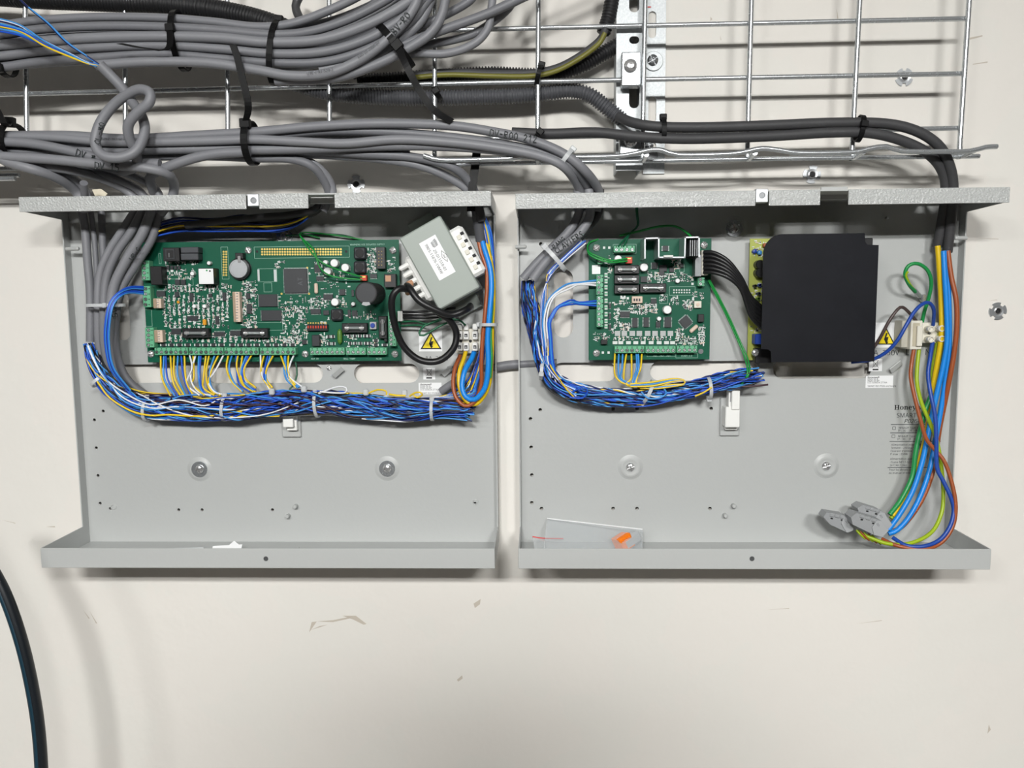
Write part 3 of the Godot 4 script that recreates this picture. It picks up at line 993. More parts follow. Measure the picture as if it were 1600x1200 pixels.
func upper_cables():
	var grp := "grey cables of the upper bundle"
	var low := "grey sheathed cable buried deep in the upper bundle on the tray"
	# front layer, traced one by one: label, radius, points
	var front := [
		["topmost grey cable of the upper bundle, sweeping up past the black conduit", 3.9, 78, [-30, 42, 60, 32, 150, 27, 250, 28, 330, 34, 400, 42, 450, 38, 500, 22, 560, -6, 590, -30]],
		["second grey cable from the top of the upper bundle", 4.0, 84, [-30, 58, 60, 46, 150, 41, 250, 42, 340, 47, 420, 54, 480, 50, 540, 32, 600, 2, 630, -20]],
		["broad grey cable in the middle of the upper bundle, under the black tie's head", 4.6, 86, [-30, 72, 60, 65, 150, 59, 250, 57, 340, 59, 420, 66, 500, 62, 570, 40, 630, 8, 660, -20]],
		["grey cable just below the middle of the upper bundle, behind the loose blue wires", 4.2, 82, [-30, 90, 60, 80, 150, 74, 250, 71, 340, 76, 430, 84, 510, 80, 580, 58, 640, 20, 670, -14]],
		["grey cable low in the upper bundle, beside the cut cable's sheath end", 4.2, 78, [-30, 108, 60, 97, 150, 90, 250, 84, 340, 91, 430, 98, 510, 96, 580, 74, 640, 36, 676, -10]],
		["lowest grey cable of the upper bundle, with printed lettering along its sheath", 4.4, 88, [150, 102, 230, 97, 320, 98, 400, 109, 450, 118, 500, 117, 540, 105, 580, 82, 620, 47, 645, 15, 660, -20]],
		["grey cable that bends up steeply right of the lettered one", 4.4, 80, [430, 126, 520, 122, 590, 100, 640, 74, 672, 52, 690, 24, 700, -20]],
		["grey cable leaning out to the right at the top of the upper bundle", 4.2, 72, [600, 80, 650, 62, 700, 44, 760, 22, 830, -10]],
		["grey cable turning back in a wide loop beside the tray's first cross wire", 3.8, 66, [560, 100, 640, 84, 695, 84, 738, 70, 762, 45, 768, 10, 772, -20]],
		["short dark grey cable crossing under the wide loop", 3.8, 56, [600, 96, 660, 72, 710, 62, 745, 50, 790, 18, 815, -20]],
		["grey cable at the far right of the upper bundle, rising out of the picture", 4.0, 60, [590, 70, 640, 48, 690, 26, 730, 4, 750, -16]],
		["grey cable between the lettered cable and the steep one", 4.2, 74, [500, 110, 570, 92, 620, 66, 655, 36, 672, 4, 680, -20]],
	]
	var i := 0
	for c in front:
		var o := cable("grey_cable", level(c[2], beyond(c[3])), c[1], sheath(i), c[0], "cable", grp)
		if i == 5:
			words(o, "UTE C 93-529-2", at(500, 112, 94), 2.6, M.print_ink, 8)
			words(o, "EVO 02-2008-07", at(576, 78, 94), 2.4, M.print_ink, 33)
			pen(o, "BV-R0", 618, 54, 93.5, 6, 48)
		i += 1
	for k in 9:
		var dy := rng.randf_range(-6, 6) + k * 7.6
		var z := rng.randf_range(54, 68)
		var a := 40.0 + dy
		cable("grey_cable", level(z, beyond([-30, a + 4, 100, a - 4, 220, a - 10, 320, a - 4, 420, a + 4, 500, a - 2, 570, a - 26, 630, a - 62, 670, a - 100])), 3.9, sheath(k), low, "cable", grp)
	# the stripped cable that hangs out in a knot, with its loose wires
	var o := thing("stripped_cable", "grey cable tied in a loose knot, stripped end fanning out blue wires", "cable", at(155, 105, 100))
	cable_part(o, "sheath", path([156, 101, 118, 172, 117, 114, 190, 136, 110, 207, 160, 104, 221, 180, 98, 226, 205, 98, 214, 234, 104, 190, 246, 108, 162, 243, 110, 149, 224, 109, 157, 192, 107, 181, 161, 107, 213, 141, 111, 233, 144, 114, 233, 160, 115, 215, 176, 114, 201, 194, 112, 202, 215, 106, 212, 238, 96, 212, 260, 84, 190, 268, 76]), 4.5, M.grey_cable, 14, 0.003)
	pen(o, "CL-x0", 156, 226, 114, 5.4, 72)
	var col := [["blue_wire", M.wire_blue], ["sky_wire", M.wire_sky], ["white_wire", M.wire_white], ["yellow_wire", M.wire_yellow], ["navy_wire", M.wire_navy]]
	var ends := [[-20, 33, 1], [-20, 28, 4], [-20, 36, 0], [-20, 25, 1], [-20, 46, 0], [-20, 42, 1], [-20, 27, 2], [-20, 38, 3], [22, -10, 1], [18, -14, 4]]
	for k in ends.size():
		var e: Array = ends[k]
		var w: Array = col[e[2]]
		var off := (k % 4) * 1.4
		var mid: float = 66 + (e[1] - 35) * 0.55
		var p := [at(160, 104, 118), at(140, 98 + off * 0.5, 120 + off), at(110, 84 + (e[1] - 35) * 0.3 + off, 120 + off), at(70, mid + off, 117 + off), at(30, (mid + e[1]) / 2 - 4, 113), at(e[0], e[1], 110)]
		if e[1] < 0:
			p = [at(160, 104, 118), at(136, 88, 118), at(105, 66 + off, 118), at(75, 36 + off, 114), at(45, 12, 110), at(e[0], e[1], 106)]
		cable_part(o, w[0], p, 0.9, w[1], 6)

func lower_cables():
	var grp := "grey cables of the lower bundle"
	var list := [
		["top grey cable of the lower bundle, marked in pen, running right to the second box", 4.4, 78, [-30, 212, 30, 212, 110, 212, 200, 217, 300, 212, 400, 206, 500, 197, 600, 193, 700, 196, 770, 206, 830, 219, 880, 240, 915, 268, 936, 300, 932, 330], 0],
		["second grey cable of the lower bundle, bending down into the second box", 4.2, 72, [-30, 224, 30, 222, 110, 224, 200, 226, 300, 222, 400, 215, 500, 205, 600, 206, 700, 214, 790, 226, 850, 240, 895, 262, 922, 300, 918, 330], 1],
		["third grey cable of the lower bundle, crossing behind the wavy tray edge", 4.4, 74, [-30, 234, 60, 236, 150, 237, 250, 234, 330, 233, 400, 234, 500, 232, 600, 228, 700, 229, 790, 236, 850, 246, 885, 264, 908, 300, 902, 330], 0],
		["grey cable with faint printed lettering between the knot and the long black tie", 4.2, 80, [-30, 216, 40, 213, 100, 216, 170, 222, 250, 222, 330, 220, 400, 218, 480, 222, 540, 224, 620, 218, 700, 222, 770, 230, 840, 243, 882, 262, 906, 300, 902, 330], 2],
		["grey cable leaving the lower bundle and bending into the left box's notch", 4.2, 64, [250, 244, 330, 244, 400, 247, 450, 248, 485, 258, 505, 280, 514, 305, 505, 330], 1],
		["grey cable beside it that also bends into the left box's notch", 4.2, 56, [250, 236, 340, 240, 420, 242, 470, 248, 500, 264, 518, 290, 519, 320], 2],
		["grey cable drooping from the lower bundle to the left box's right end", 4.2, 60, [470, 240, 540, 244, 600, 249, 660, 260, 710, 282, 738, 305, 740, 330], 2],
		["grey cable drooping just above it to the left box's right end", 4.2, 66, [480, 234, 560, 240, 640, 245, 700, 258, 730, 280, 746, 308], 1],
		["grey cable marked DV that dives under the knot", 4.6, 84, [-30, 222, 20, 222, 60, 226, 110, 236, 150, 246, 200, 254, 250, 256], 0],
		["grey cable marked DV 15 curving down at the left box's top edge", 4.6, 90, [-30, 244, 30, 246, 80, 249, 130, 254, 180, 258, 230, 263, 262, 272, 272, 288, 268, 310, 250, 335], 2],
		["grey cable rising from the box corner towards the long black tie", 4.6, 80, [240, 300, 235, 276, 260, 262, 300, 248, 340, 240, 390, 237], 0],
		["stout grey cable slanting down into the left box's corner", 5.0, 88, [-30, 236, 10, 252, 50, 264, 90, 278, 120, 300, 134, 330], 2],
		["grey cable slanting down behind the stout one", 4.0, 66, [10, 256, 60, 262, 100, 272, 130, 292, 142, 330], 1],
		["grey cable slanting down from the left towards the board", 4.2, 76, [20, 258, 60, 260, 110, 266, 160, 280, 200, 300, 222, 326], 2],
		["grey cable slanting down close beside it towards the board", 4.2, 66, [60, 258, 120, 266, 170, 276, 215, 296, 236, 326], 1],
		["grey cable lying above these two, slanting towards the board", 4.0, 60, [100, 256, 160, 262, 210, 276, 244, 296, 252, 324], 0],
	]
	var i := 0
	for c in list:
		var pp := []
		var raw_line: Array = beyond(c[3])
		for k in range(0, raw_line.size(), 2):
			pp.append(at(raw_line[k], raw_line[k + 1], lerpf(c[2], minf(c[2], 44.0), smoothstep(258.0, 300.0, raw_line[k + 1]))))
		var o := cable("grey_cable", pp, c[1], sheath(c[4]), c[0], "cable", grp)
		if i == 0:
			pen(o, "DV-R00 212", 765, 212, 83, 6.0, -9)
		elif i == 3:
			words(o, "93-529-2 - EC0 02-2010-0000-0015", at(190, 217, 84.5), 2.2, M.print_ink, -1)
		elif i == 8:
			pen(o, "DV x", 118, 243, 89.5, 6.4, -19)
		elif i == 9:
			pen(o, "DV 15", 148, 264, 95, 6.4, -6)
		i += 1
	for k in 6:
		var y := 226.0 + k * 4.0
		cable("grey_cable", level(58 + (k % 3) * 3.0, [-270, y + 4, -30, y, 80, y + 1, 180, y, 280, y - 2, 380, y - 4, 460, y - 8, 560, y - 10, 640, y - 8]), 3.8, sheath(k), "grey sheathed cable at the back of the lower bundle", "cable", grp)
	cable("grey_cable_stub", path([133, 326, 70, 132, 300, 84, 131, 286, 92]), 3.6, M.grey_cable_b, "short upright grey cable stub poking above the left box's corner", "cable")
	# across the gap between the boxes
	cable("grey_cable", level(6, [700, 578, 770, 574, 800, 570, 870, 566]), 5.0, M.grey_cable_b, "grey cable crossing the gap between the two boxes", "cable")
	# inside the left box
	var g2 := "grey cables running down inside the left box"
	var inside := [
		["leftmost grey cable inside the left box, cut off above the blue wires", 4.2, 34, 34, [126, 318, 133, 360, 137, 410, 141, 460, 141, 534], 0],
		["thin grey cable beside the leftmost, cut off at the same height", 2.6, 32, 32, [140, 318, 146, 360, 150, 410, 151, 460, 151, 532], 1],
		["grey cable curving in from the upper right, outermost of the arc", 4.0, 36, 18, [216, 322, 190, 362, 170, 394, 156, 430, 153, 480, 155, 540, 168, 585, 190, 612], 2],
		["grey cable curving in from the upper right, second of the arc", 4.2, 40, 20, [226, 324, 205, 362, 182, 396, 166, 436, 162, 490, 164, 545, 178, 588, 205, 615], 0],
		["broad grey cable marked with pen strokes, third of the arc", 4.8, 44, 22, [238, 326, 222, 366, 200, 402, 178, 448, 172, 500, 174, 550, 188, 590, 222, 618], 2],
		["innermost grey cable of the arc, nearest the larger board", 4.0, 38, 18, [250, 328, 238, 372, 214, 412, 190, 452, 181, 500, 182, 548, 197, 590, 232, 620, 262, 632], 1],
		["grey cable running straight down behind the arc", 3.6, 26, 18, [158, 318, 160, 370, 162, 420, 160, 480, 160, 545], 1],
	]
	i = 0
	for c in inside:
		var pp := []
		var cnt: int = c[4].size() / 2
		for k in cnt:
			pp.append(at(c[4][k * 2], c[4][k * 2 + 1], lerpf(c[2], c[3], smoothstep(0.55, 1.0, float(k) / (cnt - 1)))))
		var o := cable("grey_cable", pp, c[1], sheath(c[5]), c[0], "cable", g2)
		if i == 4:
			pen(o, "V15", 172, 478, 49.5, 5.6, -82)
			pen(o, "VR-C", 208, 408, 49, 5.0, 52)
		i += 1
	for k in 2:
		cable("dark_cable", level(34 + k * 8.0, [330 - k * 40, 352, 400, 346 - k * 6, 450, 342 - k * 6, 490, 332 - k * 4, 514 - k * 6, 308]), 3.6, M.black_rubber, ["lower", "upper"][k] + " dark cable in the shade under the left box's notch", "cable", "dark cables under the left box's notch")
	# into the right box
	var g3 := "grey cables entering the right box"
	var o1 := cable("grey_cable", level(46, [902, 296, 905, 330, 890, 360, 862, 388, 838, 412, 817, 436]), 4.4, M.grey_cable, "outer of two thick grey cables cut off in the right box, marked in pen", "cable", g3)
	pen(o1, "S-RANG", 858, 398, 51, 5.0, 40)
	var o2 := cable("grey_cable", level(50, [920, 296, 922, 335, 906, 364, 880, 386, 852, 410, 832, 437]), 4.6, M.grey_cable_c, "inner of two thick grey cables cut off in the right box, marked CLAVIERS", "cable", g3)
	pen(o2, "CLAVIERS", 870, 396, 55.5, 5.4, 33)
	cable("grey_cable", level(40, [938, 296, 936, 330, 922, 352, 906, 372]), 4.0, M.black_rubber, "dark cable ending behind the right box's upper left corner", "cable", g3)

func black_cables():
	var tie_in := [["corrugated_conduit", M.conduit_grey, 7.6, 30, [452, 128, 500, 142, 560, 150, 640, 153, 720, 152, 800, 150, 850, 146, 890, 142, 920, 148, 945, 166, 972, 188], "grey corrugated conduit running behind the tray to the bracket"],
		["corrugated_conduit", M.conduit_black, 7.6, 24, [560, 128, 660, 122, 760, 116, 840, 118, 900, 106, 945, 82, 985, 60], "dark corrugated conduit rising behind the bracket"],
		["corrugated_conduit", M.conduit_black, 7.2, 34, [942, 52, 950, 30, 956, 0, 960, -40], "black corrugated conduit rising out of the picture left of the bracket"],
		["corrugated_conduit", M.conduit_black, 9.5, 46, [-40, -8, 60, -2, 160, 2, 260, 6, 340, 16, 410, 32, 470, 56, 520, 84, 560, 110], "thick black corrugated conduit behind the top of the upper bundle"]]
	for c in tie_in:
		var t := tube(spline(level(c[3], beyond(c[4])), 0.0006), c[2] * 0.001, 16, [0.0030, 0.0016])
		solo(c[0], t[0], c[1], t[1], c[5], "conduit", "corrugated conduits behind the tray")
	var ye := thing("earth_cable", "black cable with a yellow-green stripe coming out of the conduit's end", "cable", at(944, 56, 40))
	cable_part(ye, "sheath", level(40, [946, 46, 936, 64, 905, 88, 870, 106, 830, 114, 770, 115, 700, 113, 640, 118]), 3.6, M.black_rubber, 10)
	cable_part(ye, "stripe", level(42, [945, 52, 934, 70, 903, 93, 868, 111, 830, 119, 770, 119, 700, 117, 640, 122]), 2.6, mat("earth_stripe", "6d6a24", 0.5), 8)
	cable("black_cable", path([470, -10, 30, 462, 10, 30, 470, 32, 34, 480, 44, 40]), 4.2, M.black_rubber, "short black cable dropping behind the top of the upper bundle", "cable")
	cable("power_cable", path([966, 182, 40, 990, 192, 52, 1030, 198, 60, 1100, 199, 62, 1200, 196, 62, 1300, 192, 62, 1380, 193, 62, 1430, 204, 62, 1465, 226, 60, 1482, 255, 54, 1489, 290, 46, 1486, 340, 36, 1480, 394, 26]), 4.8, M.black_rubber, "upper thick black power cable arching along the tray into the right box", "cable", "thick black power cables", 14)
	cable("power_cable", path([800, 207, 52, 860, 209, 54, 930, 207, 56, 1000, 214, 62, 1080, 217, 62, 1200, 213, 62, 1300, 207, 62, 1360, 208, 62, 1410, 220, 60, 1450, 240, 56, 1472, 266, 48, 1478, 300, 40, 1472, 345, 30, 1464, 386, 22]), 4.8, M.black_rubber, "lower thick black power cable arching along the tray into the right box", "cable", "thick black power cables", 14)
	# the hose hanging in front of the wall at lower left
	var h := thing("hose", "dark blue-black hose hanging down at the lower left edge", "hose", at(66, 1210, 150))
	cable_part(h, "tube", level(150, [-60, 800, -25, 868, 8, 930, 34, 1005, 52, 1085, 62, 1160, 67, 1260, 68, 1340]), 5.6, M.hose, 18, 0.006)
	cable_part(h, "stripe", level(153.5, [-62, 806, -28, 872, 4, 935, 29, 1008, 47, 1087, 57, 1162, 62, 1260, 63, 1340]), 2.6, M.hose_blue, 10, 0.006)

func cable_ties():
	var k: Material = M.tie_black
	var g := "black cable ties on the tray"
	tie("cable_tie", at(282, 64, 72), 4, 27, 19, 5.5, k, "black cable tie round the upper bundle with its thin tail pointing left", g, 0.22, [at(262, 76, 100), at(225, 75, 102), at(187, 68, 102)])
	tie("cable_tie", at(432, 83, 72), -8, 29, 19, 5.5, k, "black cable tie round the upper bundle near the tray's second cross wire", g, 0.02)
	tie("cable_tie", at(4, 76, 72), 6, 26, 19, 6, k, "black cable tie at the picture's left edge on the upper bundle", g, 0.4)
	tie("cable_tie", at(22, 222, 70), -4, 17, 20, 7, k, "black cable tie at the left end of the lower bundle", g, 0.05, [at(8, 195, 92), at(-6, 170, 92)])
	tie("cable_tie", at(393, 224, 70), 0, 20, 20, 6.5, k, "long black cable tie on the lower bundle, its tail standing upright", g, 0.12, [at(388, 165, 96), at(378, 120, 98), at(371, 90, 98), at(364, 70, 98)])
	tie("cable_tie", at(618, 72, 72), 40, 24, 20, 6.5, k, "broad black cable tie whose tail hangs down across the grey conduit", g, 0.3, [at(636, 105, 98), at(655, 140, 94), at(678, 172, 90), at(706, 190, 84)])
	tie("cable_tie", at(842, 118, 44), -15, 9, 12, 4.5, k, "small black cable tie holding the earth cable to the cross wire", g, 0.02)
	tie("cable_tie", at(683, 146, 40), 30, 7, 9, 4.5, k, "small knotted black cable tie on the conduit", g, 0.25)
	tie("cable_tie", at(1036, 204, 60), 0, 11.5, 8, 4.5, k, "black cable tie round both power cables beside the bracket", g, 0.0)
	tie("cable_tie", at(1343, 201, 60), -8, 12, 9, 4.5, k, "black cable tie round both power cables at the tray's cross wire", g, 0.22)
	tie("cable_tie", at(842, 210, 60), -40, 5, 5, 4.5, k, "small black cable tie end beside the pen-marked cable", g, 0.2)
	var s := strap(level(56, [745, 236, 742, 262, 738, 292, 736, 330]), Vector3(0.0040, 0, 0), 0.0014)
	solo("cable_tie_tail", s[0], k, s[1], "black strap hanging from the tray edge to the left box's right corner", "cable tie", g)
	tie("clear_cable_tie", at(884, 248, 72), -38, 10, 10, 4, M.tie_clear, "clear cable tie where the grey cables bend down to the second box", "", 0.0)

# ---------------------------------------------------------------- circuit boards
# screw terminal strip on a board; front face at the picture rectangle
func terminals(o: Node3D, u0: float, v0: float, u1: float, v1: float, n: int, z0: float, z1: float, upright := false, bright := false):
	var t := block(o, "terminal_block", u0, v0, u1, v1, z0, z1, M.terminal_green, 0.5)
	for k in n:
		var f := (k + 0.5) / n
		var u := lerpf(u0, u1, 0.5 if upright else f) + (-1.5 if upright else 0.0)
		var v := lerpf(v0, v1, f if upright else 0.5) + (0.0 if upright else 1.2)
		put(t, "terminal_well", lathe([[2.0, 0], [2.0, 0.25], [1.65, 0.25], [1.6, 0.05], [0, 0.05]], 14), M.terminal_dark, u, v, z1)
		var s := put(t, "terminal_screw", disc(1.45, 0.15, 12), M.solder if bright or k % 3 == 1 else M.dark_steel, u, v, z1 + 0.05)
		part(s, "slot", cbox(Vector3(0.0026, 0.0005, 0.0001), 0.00002), M.matt_black, at(u, v, z1 + 0.24), rotz(37.0 * k + u))
		if upright:
			put(t, "wire_port", cbox(Vector3(0.0011, 0.0011, 0.0002), 0.00002), M.matt_black, u + 5.5, v, z1 + 0.1)
		else:
			put(t, "wire_port", cbox(Vector3(0.0011, 0.0011, 0.0002), 0.00002), M.matt_black, u, v - 5.0, z1 + 0.1)

# flat chip with a row of pins on two (or four) sides
func chip(o: Node3D, u0: float, v0: float, u1: float, v1: float, z: float, high := 1.8, sides := "lr", deg := 0.0):
	var c := block(o, "chip", u0, v0, u1, v1, z + 0.3, z + high, M.chip, 0.15, deg)
	var f := Faces.new()
	var s: Vector3 = (c.mesh as Mesh).get_aabb().size
	for sd in [[ "l", -1, 0], ["r", 1, 0], ["t", 0, 1], ["b", 0, -1]]:
		if not sides.contains(sd[0]):
			continue
		var run: float = s.y if sd[1] != 0 else s.x
		var cnt := int(run / 0.0012)
		for k in cnt:
			var w := (k + 0.5) / cnt - 0.5
			var p := Vector3(sd[1] * (s.x / 2 + 0.0006), w * run, -s.z / 2) if sd[1] != 0 else Vector3(w * run, sd[2] * (s.y / 2 + 0.0006), -s.z / 2)
			f.box(p, Vector3(0.0012, 0.0005, 0.0005) if sd[1] != 0 else Vector3(0.0005, 0.0012, 0.0005))
	if f.v.size():
		part(c, "pins", done(f), M.solder, c.global_position, c.global_basis)

func can(o: Node3D, u: float, v: float, r: float, z0: float, z1: float, called := "capacitor", top: Material = null):
	# r in picture pixels at the top
	var rr := r / (FOCAL / (810.0 - z1))
	var p := at(u, v, z1)
	p.z = (z0 + lift) * 0.001
	var h := z1 - z0
	var c := part(o, called, lathe([[rr, 0], [rr, h * 0.12], [rr * 0.93, h * 0.2], [rr, h * 0.28], [rr, h - 0.5], [rr - 0.4, h], [0, h]], 22), M.chip if top == null else top, p)
	return c

func silver_can(o: Node3D, u: float, v: float, r: float, z0: float, z1: float):
	var c = can(o, u, v, r, z0, z1, "capacitor", M.silver_pad)
	var rr := r / (FOCAL / (810.0 - z1))
	put(c, "polarity_mark", lathe([[rr * 0.85, 0], [rr * 0.85, 0.06], [0, 0.06]], 18), M.sticker, u, v, z1)
	block(c, "base", u - r, v - r, u + r, v + r, z0, z0 + 1.0, M.chip, 0.2)

func fuse(o: Node3D, u0: float, v0: float, u1: float, v1: float, z: float, upright := false):
	var h := block(o, "fuse_holder", u0, v0, u1, v1, z, z + 6.5, M.black_plastic, 0.5)
	var cu := (u0 + u1) / 2
	var cv := (v0 + v1) / 2
	var a := at(u0 + 5, cv, z + 8) if not upright else at(cu, v0 + 5, z + 8)
	var b := at(u1 - 5, cv, z + 8) if not upright else at(cu, v1 - 5, z + 8)
	cable_part(h, "glass_tube", [a, b], 1.6, M.glass_fuse, 12)
	var d := (b - a).normalized() * 0.0045
	cable_part(h, "end_cap", [a, a + d], 1.9, M.chrome, 12)
	cable_part(h, "end_cap", [b, b - d], 1.9, M.chrome, 12)
	var w := 0.0045
	for e in [a + d * 0.5, b - d * 0.5]:
		for sg in [-1.0, 1.0]:
			var off := Vector3(0, sg * 0.0022, -0.0006) if not upright else Vector3(sg * 0.0022, 0, -0.0006)
			part(h, "clip", cbox(Vector3(0.0022, 0.0006, 0.004) if not upright else Vector3(0.0006, 0.0022, 0.004), 0.0001), M.dark_steel, e + off)
	w = 0.0

func rows_of_pads(o: Node3D, u0: float, v0: float, du: float, dv: float, nu: int, nv: int, r: float, z: float, m: Material, called := "solder_pads"):
	var f := Faces.new()
	var org := at(u0, v0, z)
	for i in nu:
		for j in nv:
			var p := at(u0 + du * i, v0 + dv * j, z) - org
			var ring := []
			for k in 8:
				ring.append(p + Vector3(cos(TAU * k / 8) * r, sin(TAU * k / 8) * r, 0.25) * Vector3(0.001, 0.001, 0.001))
			f.fan(ring, Vector3(0, 0, 1))
			for k in 8:
				var a: Vector3 = ring[k]
				var b: Vector3 = ring[(k + 1) % 8]
				f.fan([a, b, b - Vector3(0, 0, 0.00025), a - Vector3(0, 0, 0.00025)], a - p)
	part(o, called, done(f), m, org).set_meta("kind", "stuff")

# fields of tiny surface parts: rectangles [u0, v0, u1, v1, how many]
func litter(o: Node3D, fields: Array, z: float):
	var pad := Faces.new()
	var dark := Faces.new()
	var tan_ := Faces.new()
	for r in fields:
		for k in int(r[4]):
			var u: float = r[0] + (r[2] - r[0]) * (floorf(rng.randf() * 14) + rng.randf() * 0.3) / 14.0
			var v: float = r[1] + (r[3] - r[1]) * rng.randf()
			var p := at(u, v, z + 0.35)
			var tall := rng.randf() < 0.5
			var s := Vector3(0.0009, 0.0019, 0.0007) if tall else Vector3(0.0019, 0.0009, 0.0007)
			s *= rng.randf_range(0.8, 1.25)
			var along := Vector3(0, s.y / 2, 0) if tall else Vector3(s.x / 2, 0, 0)
			var w := rng.randf()
			(dark if w < 0.45 else tan_ if w < 0.6 else pad).box(p, s)
			for sg in [-1.0, 1.0]:
				pad.box(p + along * sg, Vector3(s.x if tall else 0.0006, 0.0006 if tall else s.y, 0.0008))
	part(o, "small_components", done(dark), M.chip, Vector3.ZERO).set_meta("kind", "stuff")
	part(o, "small_resistors", done(tan_), M.beige, Vector3.ZERO).set_meta("kind", "stuff")
	part(o, "solder_joints", done(pad), M.silver_pad, Vector3.ZERO).set_meta("kind", "stuff")

func silkscreen(o: Node3D, rects: Array, z: float):
	var f := Faces.new()
	for r in rects:
		var a := at(r[0], r[1], z)
		var b := at(r[2], r[3], z)
		var c := (a + b) / 2
		for q in [[0, a.y - c.y, absf(b.x - a.x), 0.00025], [0, b.y - c.y, absf(b.x - a.x), 0.00025], [a.x - c.x, 0, 0.00025, absf(a.y - b.y)], [b.x - c.x, 0, 0.00025, absf(a.y - b.y)]]:
			f.box(c + Vector3(q[0], q[1], 0.00003), Vector3(q[2], q[3], 0.00006))
	part(o, "printed_outlines", done(f), M.silk, Vector3.ZERO).set_meta("kind", "stuff")

func standoffs(o: Node3D, spots: Array, z: float):
	for s in spots:
		var p := at(s[0], s[1], z)
		p.z = 0.0023 + lift * 0.001
		part(o, "standoff", lathe([[2.6, 0], [2.6, z - 2.4], [0, z - 2.4]], 12), M.steel, p)
		screw(o, s[0], s[1], z + 0.5, 3.6, s[0])

func diode(o: Node3D, u: float, v: float, z: float, w := 8.0, h := 5.0):
	var d := block(o, "diode", u - w * 0.32, v - h * 0.5, u + w * 0.32, v + h * 0.5, z, z + 2.2, M.chip, 0.3)
	for sg in [-1.0, 1.0]:
		block(d, "lead", u + sg * w * 0.42 - 1.0, v - h * 0.35, u + sg * w * 0.42 + 1.0, v + h * 0.35, z, z + 1.0, M.silver_pad, 0.1)

func inductor(o: Node3D, u0: float, v0: float, u1: float, v1: float, z: float):
	var i := block(o, "inductor", u0, v0, u1, v1, z, z + 6, M.chip, 1.6)
	var r := (u1 - u0) * 0.34 / (FOCAL / (810.0 - z - 6))
	put(i, "core", lathe([[r, 0], [r, 0.3], [r - 0.4, 0.5], [0, 0.5]], 24), M.matt_black, (u0 + u1) / 2, (v0 + v1) / 2, z + 6)

